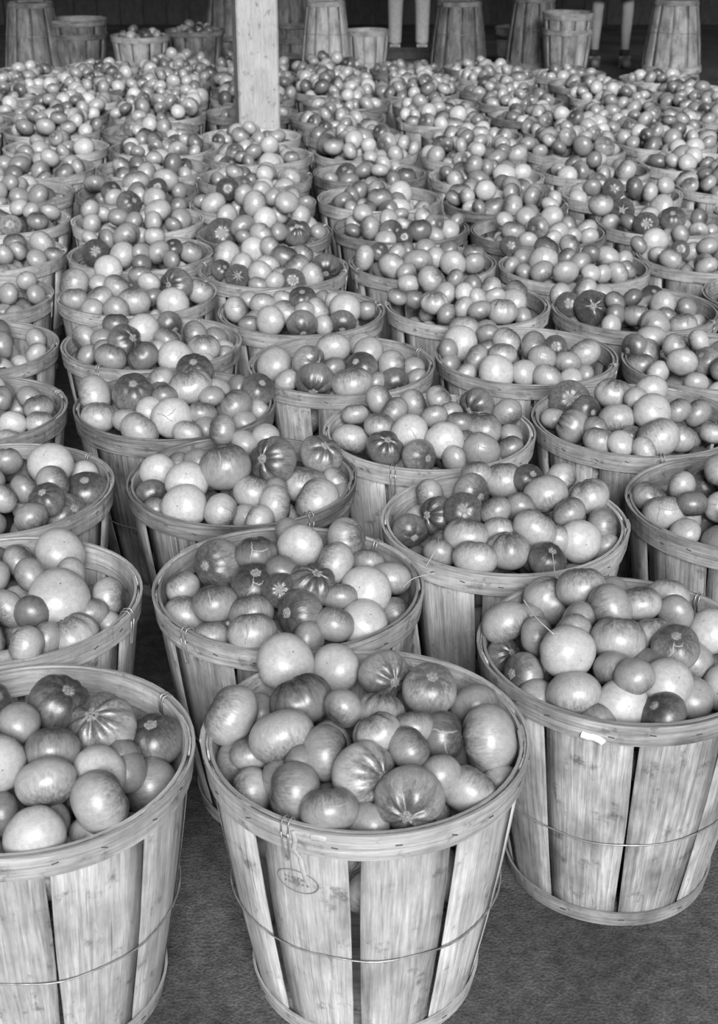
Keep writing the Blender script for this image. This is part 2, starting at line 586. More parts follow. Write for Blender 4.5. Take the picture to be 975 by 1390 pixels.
SPECIAL = {'A': 'pale new basket of tomatoes at the front centre, ink stamp on one stave',
           'K': 'pale basket of tomatoes at the lower left corner, cut off by the edge',
           'J': 'tall basket heaped with tomatoes at the front right, bottom hoop in view'}
SHORT = {'A': 'the front centre basket', 'K': 'lower left corner basket', 'J': 'the front right basket'}
BPOS = {}; BOBJ = {}
for k, ln in enumerate(BASKETS.strip().split('\n')):
    n, f, i, x, y, w, rt = ln.split()
    i = int(i); x = float(x); y = float(y)
    BPOS[n] = (x, y)
    lab = SPECIAL.get(n) or ORD[i] + ' basket of tomatoes from the front in the ' + FILE_NAMES[f]
    if n not in SHORT: SHORT[n] = FILE_NAMES[f] + "'s " + ORD[i] + ' basket'
    g = random.Random(k)
    sx = 1 + g.uniform(-.008, .008)
    BOBJ[n] = basket('bushel_basket', (x, y, 0), math.radians(-90 + float(rt)), int(w), lab, 'baskets of tomatoes set out in files', 2 if y < 4 else (1 if y < 6 else 0), None, (sx, 2 - sx, 1), k, {'A': -23}.get(n))

# ------------------------------------------------------------------ tomatoes
def tomato_grid(nlon, nlat):
    u = np.concatenate([[0.0], np.linspace(.07 if nlat > 12 else .16, math.pi - .1, nlat), [math.pi]])
    ph = np.arange(nlon) * 2 * math.pi / nlon
    U = np.concatenate([[0.0], np.repeat(u[1:-1], nlon), [math.pi]])
    PH = np.concatenate([[0.0], np.tile(ph, nlat), [0.0]])
    F = []
    for j in range(nlon): F.append((0, 1 + j, 1 + (j + 1) % nlon))
    for i in range(nlat - 1):
        a = 1 + i * nlon
        for j in range(nlon):
            k = (j + 1) % nlon; F.append((a + j, a + nlon + j, a + nlon + k, a + k))
    l = 1 + (nlat - 1) * nlon; e = 1 + nlat * nlon
    for j in range(nlon): F.append((e, l + (j + 1) % nlon, l + j))
    return U, PH, F

def shape(U, PH, g, rib, ob):
    """surface of a tomato of unit radius, stem up"""
    n = g['n']; w = PH + .22 * np.sin(PH + g['a']) + .13 * np.sin(2 * PH + g['b'])
    lobe = np.abs(np.cos(n * w / 2 + g['c']))
    top = np.exp(-(U / 1.15) ** 2)
    val = -rib * (1 - lobe ** .8) * (.35 + 1.3 * top) * np.sin(np.clip(U * 1.6, 0, math.pi)) ** .6 * np.where(U > 2.6, .3, 1)
    val = val * np.clip(np.sin(U) * 3, 0, 1)
    r = 1.0 + val + .022 * np.cos(2 * PH + g['d']) * np.sin(U) + .016 * np.cos(3 * PH + g['a']) * np.sin(U)
    x = r * np.sin(U) * np.cos(PH) * 1.03; y = r * np.sin(U) * np.sin(PH) * 1.03
    z = r * np.cos(U) * ob
    dip = g['dip'] * np.exp(-(U / .34) ** 2) + .05 * np.exp(-((math.pi - U) / .3) ** 2) * -1
    z = z - dip
    return np.stack([x, y, z], 1)

def shape_params(g): return dict(n=int(g.integers(5, 9)), a=g.uniform(0, 6.28), b=g.uniform(0, 6.28), c=g.uniform(0, 6.28), d=g.uniform(0, 6.28), dip=g.uniform(.09, .17))
TONES = {'P': .84, 'L': .68, 'M': .46, 'D': .25}
ex = np.array([1.0, 0, 0])

def axis_frame(pos, ty, g):
    v = CAMP - pos; v /= np.linalg.norm(v)
    e_r = np.cross(np.array([0, 0, 1.0]), v); e_r /= np.linalg.norm(e_r)
    e_u = np.cross(v, e_r)
    num = ''.join(c for c in ty[1:] if c.isdigit())
    sc = 's' in ty
    h = int(num) if num else None
    if ty[0] == 'P': a, h = g.uniform(2.45, 2.85), (h or g.integers(1, 13))
    elif sc: a = .12 if h == 0 else g.uniform(.62, .82)
    elif h is None: a, h = g.uniform(1.7, 2.5), g.integers(1, 13)
    else: a = g.uniform(1.35, 1.65) if h else 2.6
    th = (h or 0) * math.pi / 6 + g.uniform(-.2, .2)
    d = math.sin(th) * e_r + math.cos(th) * e_u
    ax = math.cos(a) * v + math.sin(a) * d
    t = np.cross(ax, np.array([.3, .9, .31])); t /= np.linalg.norm(t)
    b = np.cross(ax, t); s = g.uniform(0, 6.28)
    X = math.cos(s) * t + math.sin(s) * b; Y = np.cross(ax, X)
    return np.stack([X, Y, ax], 1)

GH = tomato_grid(40, 22); GM = tomato_grid(24, 13); GL = tomato_grid(16, 9); GT = tomato_grid(12, 7)
STUFF = {'v': [], 'f': [], 'tone': [], 'pol': [], 'tst': [], 'n': 0}
def add_stuff(pos, r, ty, grid, g):
    U, PH, F = grid; pr = shape_params(g)
    rib = g.uniform(.10, .17) if 'r' in ty else g.uniform(.01, .07)
    V = shape(U, PH, pr, rib, g.uniform(.80, .92)) * r
    R = axis_frame(pos, ty, g)
    V = V @ R.T + pos
    n = STUFF['n']; STUFF['v'].append(V); STUFF['f'] += [tuple(i + n for i in f) for f in F]; STUFF['n'] += len(V)
    STUFF['tone'].append(np.full(len(V), np.clip(TONES[ty[0]] + g.uniform(-.10, .10), 0.03, 1)))
    STUFF['pol'].append(U / math.pi)
    o = g.uniform(-40, 40, 3)
    STUFF['tst'].append(np.stack([np.cos(PH) * (.25 + np.sin(U)), np.sin(PH) * (.25 + np.sin(U)), U], 1) + o)

def ribbon(points, normals, width, taper=True):
    V = []; F = []; n = len(points)
    for i in range(n):
        t = points[min(i + 1, n - 1)] - points[max(i - 1, 0)]; t = t / (np.linalg.norm(t) + 1e-9)
        s = np.cross(normals[i], t); w = width * (math.sin(math.pi * (i + .6) / (n + .2)) ** .6 if taper else 1)
        for (q, h) in ((-1, 0.0), (-.4, .5), (.4, .5), (1, 0.0)): V.append(points[i] + s * w * q + normals[i] * (width * h + .0001))
    for i in range(n - 1):
        for q in range(3): a = i * 4 + q; F.append((a, a + 1, a + 5, a + 4))
    return V, F

def make_tomato(pos, r, ty, label, g):
    U, PH, F = GH; pr = shape_params(g)
    rib = g.uniform(.12, .19) if 'r' in ty else g.uniform(.015, .06)
    ob = g.uniform(.82, .93) if ty[0] != 'P' else g.uniform(.86, .96)
    V = shape(U, PH, pr, rib, ob) * r
    o = g.uniform(-40, 40, 3); n = len(V)
    tst = np.stack([np.cos(PH) * (.25 + np.sin(U)), np.sin(PH) * (.25 + np.sin(U)), U], 1) + o
    me = mesh_from('tomato', V, F, M_TOM, True, {'tone': np.full(n, np.clip(TONES[ty[0]] + g.uniform(-.07, .07), .03, 1)), 'pol': U / math.pi, 'tst': tst})
    ob_ = bpy.data.objects.new('tomato', me)
    R = axis_frame(pos, ty, g)
    Mx = Matrix(R.tolist()).to_4x4(); Mx.translation = Vector(pos.tolist())
    ob_.matrix_world = Mx
    link(ob_); tag(ob_, label, 'tomato', 'tomatoes heaped in the nearer baskets')
    def surf(u, p, lift=0.0):
        P = shape(np.array(u), np.array(p), pr, rib, ob) * r
        e = 1e-3
        A = shape(np.array(u) + e, np.array(p), pr, rib, ob) * r - P; B = shape(np.array(u), np.array(p) + e, pr, rib, ob) * r - P
        N = np.cross(A, B); N /= np.linalg.norm(N, axis=1)[:, None] + 1e-12
        N = np.where(((N * P).sum(1) < 0)[:, None], -N, N)
        return P + N * lift, N
    if 's' in ty:                           # corky scar where the stalk came off
        npt = 30; rings = (.0, .05, .10, .15, .21)
        vs_, fs_ = [], []
        k = int(g.integers(5, 7)); sp = g.uniform(0, 6.28); sz = g.uniform(.85, 1.25)
        pp = np.arange(npt) * 2 * math.pi / npt
        star = .8 + g.uniform(.1, .4) * np.maximum(0, np.cos(k * pp + sp + .5 * np.sin(pp + sp))) ** 2 + g.uniform(-.13, .13, npt)
        for i, ru in enumerate(rings):
            uu = np.full(npt, max(ru, .004) * sz) * (1 + (star - 1) * (i / 4))
            lift = (.0022, .0028, .0006, .0012, .0001)[i] * r / .038
            P, N = surf(uu, pp, lift); vs_ += list(P)
        for i in range(4):
            for j in range(npt):
                a = i * npt + j; b = i * npt + (j + 1) % npt; fs_.append((a, a + npt, b + npt, b))
        fs_.append(tuple(range(npt)))
        sm = mesh_from('stem_scar', vs_, fs_, M_CORK, True, {'tst': np.array(vs_) * 60 + o})
        obj('stem_scar', sm, ob_)['label'] = 'pale corky stem scar'
    if 'c' in ty:                           # healed growth cracks
        jobs = []
        p0 = g.uniform(0, 6.28)
        vis = R.T @ ((CAMP - pos) / np.linalg.norm(CAMP - pos)); pv = math.atan2(vis[1], vis[0]); uv = math.acos(max(-1, min(1, vis[2] / 1.0)))
        m = 16
        jobs.append((np.linspace(max(.3, uv - .75), min(2.8, uv + .45), m), pv - .25 + .1 * np.sin(np.linspace(0, 4, m)) + g.normal(0, .02, m)))
        jobs.append((max(.4, uv - .25) + .12 * np.sin(np.linspace(0, 3, m)) + g.normal(0, .015, m), np.linspace(pv - .2, pv + .75, m)))
        for (uu, pp) in jobs[:2 if g.uniform() < .6 else 1]:
            P, N = surf(uu, pp, .0002)
            v_, f_ = ribbon(P, N, .0012)
            cm = mesh_from('crack', v_, f_, M_CRACK, True, {'tst': np.array(v_) * 90 + o})
            obj('crack', cm, ob_)['label'] = 'pale healed crack'
    return ob_

# measured tomatoes: basket: x y z r (mm, basket-relative) type ; '!' marks the ones built singly
HAND = """A:-119 157 19 43.7 P!;-45 167 3 37.3 P!;-189 22 15 42.5 L10!;-91 36 31 44.0 D11r!;-114 -45 25 43.7 L5!;-31 -4 44 29.2 M7!;-55 -71 16 36.2 M3!;-171 -8 -44 39.7 M3s!;-156 -82 -38 32.2 L9!;-94 -129 -4 38.4 M9!;-48 -172 -1 37.0 M12c!;-158 90 -25 29.2 M;-158 -32 -12 29.2 M12!;-115 -78 -20 29.2 M!;-85 -86 6 29.2 D;28 131 14 37.5 M4sr!;92 85 18 39.5 L12s!;20 -0 33 33.8 M12r!;15 -57 38 32.8 L11r!;57 -83 31 29.2 M2!;65 -39 35 29.2 M12!;103 -36 19 34.6 D3c!;157 82 -10 36.8 M5!;170 -14 -1 47.6 L9!;55 -163 9 44.6 M6sr!;135 -109 -16 38.9 L1!;67 -102 -5 28.5 M12!;98 -110 7 29.2 M!;-2 -114 11 45.2 L3sr!;2 -171 -25 29.2 M!;183 -59 -44 29.2 M
K:33 63 35 42.8 D1s!;98 22 24 47.7 L11sr!;162 56 -21 40.7 D12s!;165 -5 -58 43.1 M9!;120 -129 12 39.9 L2!;108 -65 10 36.6 P!;45 -46 33 37.5 M12!;50 -111 28 38.9 L6!;107 -123 -47 33.0 L7!;44 -169 -13 39.3 P!;48 -114 -31 29.2 M!;72 -150 -59 29.2 L!;151 -96 -57 29.2 M12!;-7 -3 47 29.2 M!;126 -11 -3 29.2 D;138 -28 -13 29.2 D
J:-179 42 15 37.7 L5!;-98 143 1 43.0 L1r!;-53 109 42 39.4 L12!;-19 35 44 38.9 M8!;35 66 37 34.1 L12!;-18 -41 33 41.8 L12!;-135 -1 16 31.0 M3!;-99 -73 30 41.3 P!;-95 -134 -5 40.4 L6!;-28 -150 -12 38.1 P!;-161 -61 -15 32.6 M9s!;-183 15 -30 29.2 D2sr!;-33 -99 15 30.8 M6!;-12 -143 30 29.2 M!;41 -127 9 37.6 P!;65 -61 31 36.7 M12sc!;43 -7 20 33.1 L12!;88 51 28 29.2 M!;94 129 15 33.9 L!;27 -178 -11 33.4 D10s!;-147 -107 -28 29.2 M!;85 -110 -27 32.7 M!;6 154 9 29.2 M;-68 24 31 29.2 M!;-82 -15 32 29.2 M!;27 -76 9 29.2 D!;-65 -172 -29 29.2 D!;-136 106 -17 29.2 M
B:-121 39 18 42.8 M9s!;-56 33 41 36.2 D12c!;-53 -40 19 40.1 D12sc!;-116 -84 9 37.8 M12c!;-181 17 -16 30.5 L11!;-166 -38 -38 41.4 L12!;-55 -104 2 37.3 M12!;-49 -169 2 39.8 L12c!;-118 -134 -25 32.3 L12!;18 58 42 38.6 P!;-4 140 27 29.2 M!;96 147 11 40.1 L3r!;78 -1 38 36.6 L10!;42 -62 31 39.7 D1sr!;24 -123 12 38.3 D9s!;130 -46 11 41.8 P!;170 37 -11 37.5 L6!;134 79 -1 29.2 M!;79 -146 5 32.0 M1c!;126 -112 -14 40.0 P!;180 -39 -35 29.2 M2!;39 -170 -9 29.2 M!;88 -74 13 29.2 M;-7 -30 40 29.2 D!;-10 -77 29 29.2 D0s!
I:-132 124 -6 32.6 L9c!;-124 -4 11 36.5 D9sr!;-79 -38 35 35.1 D0s!;-76 -99 13 40.5 L12!;-175 -21 -12 32.4 D5s!;-61 32 40 36.8 M4s!;-43 131 35 29.2 L12!;11 137 20 39.7 L12!;-22 -50 42 29.6 M11!;-19 -88 20 29.2 L!;-6 -140 7 38.1 M12r!;-66 -165 4 38.3 L12!;-126 -122 -7 29.2 M!;-156 34 -16 29.2 L;-119 -77 -18 29.2 D;80 40 34 41.6 L5!;55 108 36 29.2 D1s!;120 132 26 31.7 L4!;164 71 15 41.6 L11r!;115 -18 23 32.2 M11!;43 -102 31 39.0 L1!;127 -82 -4 39.5 P!;179 -17 -5 35.1 M3!;59 -168 2 33.1 D1s!;181 -48 -33 29.2 M;24 -27 38 29.2 M;87 -86 2 29.2 L;43 -120 -17 29.2 D
M:97 47 26 45.1 P!;168 29 -23 42.6 D12s!;153 89 -14 29.4 P!;116 -28 20 35.2 M2!;118 -95 15 33.7 D11s!;144 -60 -32 42.1 L2s!;98 -146 1 32.2 M5!;68 -64 23 29.2 M;185 -44 -42 29.2 M
L:65 148 5 44.2 P!;100 -35 13 51.3 P!;107 35 20 30.6 L!;171 13 -10 33.5 L3!;178 -35 -38 29.2 L8!;133 -103 -18 44.3 L11r!;76 -169 5 29.6 L!;49 3 37 28.6 M!;99 -129 -8 29.2 M;151 -39 -13 29.2 M;93 -154 -41 29.2 L;66 -80 13 29.2 D
G:-171 44 -7 37.5 P!;-101 -63 19 40.6 P!;-99 -131 -2 43.2 P!;-173 -46 -15 31.1 D5s!;-29 -154 0 33.8 L4!;-28 -40 42 51.0 M12c!;-49 130 50 31.8 M9!;-90 22 24 29.2 M;-157 -89 -29 29.2 M;-136 78 -8 29.2 M;-1 113 28 31.1 L!;40 127 39 29.2 L;62 -12 42 48.2 D9sr!;154 85 15 43.5 M1sr!;122 -3 -13 46.0 L12!;150 -76 -16 46.0 L10!;72 -122 -4 38.1 L3!;27 -75 1 38.7 L1!;184 24 -17 28.2 L2!;193 -4 -36 29.2 M;45 -174 -13 33.1 L!;16 -134 -27 29.2 M;70 -69 0 29.2 M
F:-182 9 15 45.8 L9!;-87 -29 33 47.3 D12s!;-54 159 -7 40.4 L10!;36 -11 44 49.1 L12r!;34 104 41 42.3 D12s!;-161 -63 -9 39.5 L12!;-94 -110 2 29.2 L;-44 -85 13 32.2 P!;9 -124 12 45.0 P0c!;71 -101 14 32.0 M12!;-57 -157 -4 42.1 L1!;48 -176 -3 32.4 L!;136 -35 5 42.5 M11r!;185 47 15 39.0 D1s!;131 121 -5 29.2 D;186 6 -23 29.2 L;87 -43 32 29.2 M;97 10 28 29.2 M;-14 -56 37 29.2 D;84 -134 -9 29.2 M;163 -78 -16 29.2 M
H:-105 108 27 35.1 L2!;-29 154 0 35.7 L2!;-75 7 39 32.7 M10!;-159 77 6 29.0 L!;-139 119 -14 29.4 D1!;-170 -29 -10 39.1 L6!;-107 -39 24 33.6 L12!;-97 -117 6 38.4 D1sr!;-45 -85 29 37.7 P0c!;-28 -153 1 37.0 M3s!;25 95 36 31.7 L2r!;8 -41 46 28.8 M!;26 -111 20 39.9 P!;109 92 18 41.7 D8sr!;173 64 15 33.4 M5!;110 -43 18 41.8 M12!;61 -50 36 29.2 D12;101 -120 -0 39.9 M0c!;168 -60 -17 29.2 D11!;176 5 -17 29.2 M;44 -153 -3 29.2 L;43 -2 35 29.2 M;67 -78 5 29.2 D
AF:-131 111 2 44.8 M0s!;-46 39 43 42.5 L12r!;-112 -6 19 34.0 D3s!;-149 -54 2 38.7 M10r!;-175 36 -16 29.2 L;-55 -60 21 38.6 L6!;45 82 34 36.1 L!;-5 -16 48 29.2 L!;17 -72 40 41.1 P!;77 -45 34 31.6 M11!;18 -146 12 45.3 L11!;73 -109 -3 34.2 L1!;-101 -133 0 34.7 L12!;-102 -80 6 29.2 M;-63 -163 6 29.2 L;-29 -111 -4 29.2 D3s;-18 -185 0 29.2 L
AG:-174 42 -10 36.1 M1!;-163 -33 -7 39.7 L12c!;-118 32 20 28.8 L!;-115 -44 17 29.2 D!;-134 -93 -20 29.2 L
D:-174 32 -1 38.1 L8!;-16 -22 40 40.0 P!;-54 -82 27 44.7 D2sr!;-100 63 27 33.9 D12!;23 164 -6 36.6 D4s!;48 -63 28 33.3 M1!;-79 -149 9 40.4 M1!;2 -158 14 38.7 D11r!;28 -107 11 29.2 L;78 -143 4 44.1 P!;110 -7 20 37.6 M9!;140 -67 6 41.3 L12r!;156 71 -10 30.2 D;183 18 -25 29.2 L;-151 -73 -12 29.2 M;-124 -8 10 29.2 M;-110 -80 4 29.2 M;144 -108 -22 29.2 L;188 -13 -34 29.2 M
E:-163 4 -4 44.2 L!;-75 -73 27 42.1 M3sr!;-19 -27 48 41.5 L!;-60 -146 6 46.4 D6sr!;-18 -100 22 29.2 D;47 148 1 32.8 L!;65 -29 40 37.4 L!;47 -90 20 39.9 D11s!;121 -54 14 38.8 L3r!;125 -114 -7 35.7 D5s!;27 -161 7 46.7 L12!;-128 -109 -7 30.6 L!;182 -25 -30 29.2 M;82 -122 -7 29.2 M;175 22 -18 29.2 M
AE:-158 68 8 44.7 P!;-143 158 16 39.4 L!;-82 111 12 33.7 M!;-52 -24 43 36.4 L1!;11 -54 39 38.6 M3r!;24 -113 29 33.2 M0c!;67 -32 31 29.2 D0s;142 -16 9 41.2 L11!;87 -101 14 34.3 M6!;-67 -81 27 34.5 L12!;-86 -140 2 43.7 P!;-20 -141 1 33.0 L!;32 -168 -2 35.7 L!;-127 -56 7 35.8 M10!;-155 -98 -15 28.6 L;-186 -5 -25 29.2 M;-97 -10 18 29.2 D;92 -139 -15 29.2 L;129 -101 -20 29.2 M;-192 20 6 29.2 M
AH:-198 71 15 35.8 L!;-124 112 19 36.6 L10!;-183 13 7 33.9 D0s!;-123 -31 10 49.3 D0sr!;-70 -65 38 30.4 M1;-70 124 7 29.2 L;-21 -47 42 29.2 D5;-74 -107 14 29.2 D;-19 -110 12 37.4 M12!;19 -168 2 44.1 M8r!;58 -67 31 36.8 L!;76 157 -11 33.2 D1s;99 -140 -6 38.6 L12!;64 -106 10 29.2 D;130 -36 12 29.2 D;-90 -135 -8 29.2 L
AI:-189 59 14 34.9 D8s!;-137 119 15 39.7 L6!;-154 63 -6 40.5 M3!;-181 9 -16 35.8 M12!;-100 16 29 34.4 L2!;-99 -72 20 36.1 L!;-153 -61 -10 29.2 L
C:-178 16 -2 36.7 L2c!;-102 -32 27 36.2 L!;-36 -86 20 36.7 L1!;-76 -137 13 39.3 L!;8 -156 9 40.2 D6s!;5 -39 45 37.1 D12s!;46 -80 24 35.8 L2!;120 -52 19 43.2 P!;113 -117 2 35.5 D6s!;-147 71 10 29.2 L;-48 -23 38 28.4 L;90 1 23 29.2 L;177 67 -19 29.2 M;64 -132 -1 29.2 L;-135 -103 -6 29.2 M;-121 -66 -5 29.2 M;57 179 -22 29.2 M;14 -105 30 29.2 M
AA:-159 113 24 31.5 L;-95 93 41 42.1 L2r!;-192 16 15 29.8 M1;-144 31 2 31.0 D;-96 -78 26 39.5 L12r!;-62 -27 36 32.6 L;-31 83 48 29.2 M10;-11 -48 43 28.7 P;23 -60 34 29.2 L;-18 -101 19 31.0 L;23 -137 21 31.8 M5;75 132 4 35.6 L10!;23 119 19 29.2 D;121 -37 13 39.9 L!;144 68 17 32.3 M1;86 -112 11 40.3 L12r!;72 -60 36 28.7 L;147 -77 -16 29.2 M;-64 -124 7 29.2 M
T:-184 41 15 46.7 L10!;-170 -33 -9 38.8 M12!;-89 -95 12 39.4 L11!;-88 69 51 40.8 P!;-46 -48 32 38.5 L1!;10 -118 10 45.6 L12!;-103 -5 29 28.8 L;55 -71 8 30.7 D5;114 -5 26 48.0 D9sr!;116 -107 1 44.6 P!;174 29 -4 39.4 L1!;40 -28 38 32.7 L;-8 122 20 34.0 M12;-30 -175 2 37.5 M!;-99 -154 -2 31.9 M
U:-132 -40 11 41.5 D0s!;-115 66 25 35.0 M9;-48 44 43 43.5 M5r!;-39 -104 19 40.9 L!;19 -110 29 29.2 M;68 -77 21 37.9 M5!;158 8 -1 38.6 M1!;44 27 45 33.3 L;108 -30 24 29.7 D12s;-14 99 29 29.2 L;-164 48 35 28.1 L;27 -154 4 30.9 D;111 -106 5 29.2 D
V:-171 43 26 35.2 L;-149 -54 -1 36.0 L;-134 79 1 31.0 L;-52 -87 29 35.7 M;-35 50 45 43.9 D2s!;51 73 54 42.6 L!;74 -33 37 44.7 L!;69 -107 17 35.6 L;126 87 27 35.5 M10;150 -9 4 37.8 M;132 -83 1 28.7 D;5 -117 23 32.0 M
W:-162 36 22 41.3 M6r;-24 141 9 50.3 L12!;102 71 30 48.0 L!;-81 -83 19 38.9 D1s;86 -59 28 35.2 D0s;-61 -144 6 37.0 L;157 4 0 31.7 M;27 -130 14 30.9 L
X:-143 63 19 45.3 L!;-88 -60 27 34.7 L;-153 -29 1 31.8 D2s;-96 -117 4 37.4 D0sr!;-60 82 34 40.9 P!;-7 46 51 35.4 L2;-29 -130 19 36.0 L!;38 -17 37 41.3 D1!;91 60 26 32.3 M1;76 -74 25 39.0 M11!;123 -116 6 38.7 L!;67 -149 0 37.2 D0s!;-9 -73 28 34.6 L;161 18 -3 43.7 D6s!;16 -169 5 29.2 L;-32 -170 -8 29.2 M;30 -106 6 29.2 M
Y:-135 -43 1 54.4 D0s!;-64 -72 34 42.9 M5r!;-53 98 47 34.3 D11s;-29 44 82 45.8 L!;7 -26 49 39.7 P;47 83 37 32.1 L;-126 64 41 36.9 L;1 -128 21 41.1 L!;112 -67 13 45.8 D12sr!;141 106 -5 35.9 L;56 -100 24 31.0 M;75 55 86 40.9 L!;120 65 38 36.9 L;-57 -128 14 29.2 M;179 51 -13 29.2 M
Z:-139 -64 6 45.4 L!;-95 48 35 42.4 D0s;-29 -61 41 37.8 L;76 -63 31 34.0 M;141 39 5 37.1 L;32 -24 47 36.5 L;-184 -15 6 32.1 M;189 8 -3 30.7 M
AB:-179 3 13 39.0 L9!;-131 71 14 29.6 D1s;-95 -109 16 41.2 L!;-82 -38 33 32.1 L;-55 -156 7 31.4 M5;-19 -103 29 44.4 M6r!;36 -64 31 31.9 L;87 -96 21 40.0 L!;156 -17 0 35.6 M;16 141 9 32.1 M;78 5 38 29.2 D;162 67 12 32.9 M12;-42 160 -6 29.2 D;-130 -68 -11 29.2 D
AC:-104 -76 16 38.6 M9;-154 82 -6 32.6 L;-54 -170 -5 35.9 L;-42 -54 39 33.8 L;-34 -110 10 40.4 D3s!;6 -69 22 29.2 L;58 -127 20 40.3 D12!;77 -13 33 35.5 L2r;110 -61 25 33.8 M3s;161 -43 0 35.4 L;189 7 15 32.1 M4;2 145 7 30.8 M5;-160 -36 -4 28.3 D;7 -157 2 29.0 D0s;112 -110 -3 31.4 L;-127 51 35 34.5 L
AJ:-181 133 27 33.0 D0s;-145 89 0 32.8 M;-186 26 -6 29.2 M;-98 -36 24 44.6 L0c!;-76 79 34 39.1 D1!;-111 -104 9 37.7 M5!;-45 -130 16 38.7 L!;-6 66 46 35.7 M2r;-33 -50 39 30.4 D10;2 -93 32 34.6 M4;96 -21 29 39.6 L7!;159 45 7 29.2 L;114 -98 4 37.8 L!;159 -28 -3 28.8 M2;29 -137 14 29.2 L;68 -112 5 29.2 L;-157 -49 -7 29.2 M;43 -29 45 29.2 D
AK:-15 -96 31 38.0 M9s;56 109 20 39.6 L;51 -106 18 35.9 L;94 -43 28 31.5 M2;162 27 -4 39.1 L;160 -56 -8 31.5 L;-94 -83 18 38.2 M12;-52 -146 1 30.9 L;-29 126 16 36.2 L;29 -154 9 29.2 L;102 -93 3 29.2 L;-108 70 19 30.0 L
AO:-200 92 36 44.1 L12!;-126 87 14 44.2 D0sr!;-124 -61 11 34.4 D1;-82 -119 15 42.5 D0s!;-174 29 -13 32.8 M;16 117 22 44.4 L!;9 -99 30 44.0 D12s!;-62 -56 30 35.8 L
AN:-149 16 2 39.5 L;-165 -50 -9 35.2 L;-110 -29 26 35.2 D;-44 -87 31 40.3 D0s;31 -85 38 38.7 D9;92 -74 18 37.3 L9;162 -8 29 35.3 L;177 32 -12 33.3 D0s
AM:-153 102 17 43.2 P!;-102 140 19 30.6 L;-217 32 23 29.9 M;-185 44 -12 29.2 L;-101 -33 25 29.5 D0s;-160 -2 -1 31.8 L;-137 -71 4 35.8 L;-76 83 46 30.2 L
N:163 18 -4 34.0 M12!;177 -41 -17 30.7 L12!;133 63 4 29.2 M
O:175 -11 -15 29.2 L;148 113 -18 29.2 M
P:164 73 -15 29.0 M;129 122 11 29.2 L
Q:133 101 6 40.7 L!;151 -60 -3 32.8 M;180 41 -14 30.2 M12
R:140 96 5 35.6 L;131 -54 9 37.4 M12;96 11 31 30.5 L"""
ADJ = {'P': 'very pale', 'L': 'light', 'M': 'mid-toned', 'D': 'dark'}
def px_of(p):
    d = p - CAMP; c, s = math.cos(PITCH), math.sin(PITCH); z = d[1] * c - d[2] * s
    return 487.5 + 1900 * d[0] / z, 650 - 1900 * (d[1] * s + d[2] * c) / z
seed = 0
for ln in HAND.strip().split('\n'):
    bn, rest = ln.split(':'); bx, by = BPOS[bn]
    items = []
    for e in rest.split(';'):
        q = e.split(); x, y, z, r = [float(v) / 1000 for v in q[:4]]
        items.append((np.array([bx + x, by + y, RIM + z]), r, q[4].rstrip('!'), q[4].endswith('!')))
    # name the single ones by their rank: back / middle / front of the heap, left to right
    sing = [i for i, it in enumerate(items) if it[3]]
    ys = sorted(sing, key=lambda i: px_of(items[i][0])[1])
    rows = {}
    if ys:
        nr = 1 if len(ys) < 6 else (2 if len(ys) < 10 else 3)
        names = {1: [''], 2: ['back', 'front'], 3: ['back', 'middle', 'front']}[nr]
        for k, i in enumerate(ys): rows.setdefault(names[k * nr // len(ys)], []).append(i)
    lab = {}
    for nm, l in rows.items():
        l.sort(key=lambda i: px_of(items[i][0])[0])
        for k, i in enumerate(l):
            ty = items[i][2]
            a = ADJ[ty[0]] + (' ribbed' if 'r' in ty else '')
            if 'c' in ty: a = 'cracked ' + ADJ[ty[0]]
            if 's' in ty: a += ' scarred'
            w = ','
            place = (' in ' + nm + ' third of ') if nr == 3 else ((' in ' + nm + ' half of ') if nr == 2 else ' in ')
            lab[i] = a + ' tomato' + w + ' ' + ORD[k] + ' from left' + place + SHORT[bn]
    for i, (p, r, ty, s) in enumerate(items):
        seed += 1; g = np.random.default_rng(seed)
        if s: make_tomato(p, r, ty, lab[i], g)
        else: add_stuff(p, r, ty, GM, g)
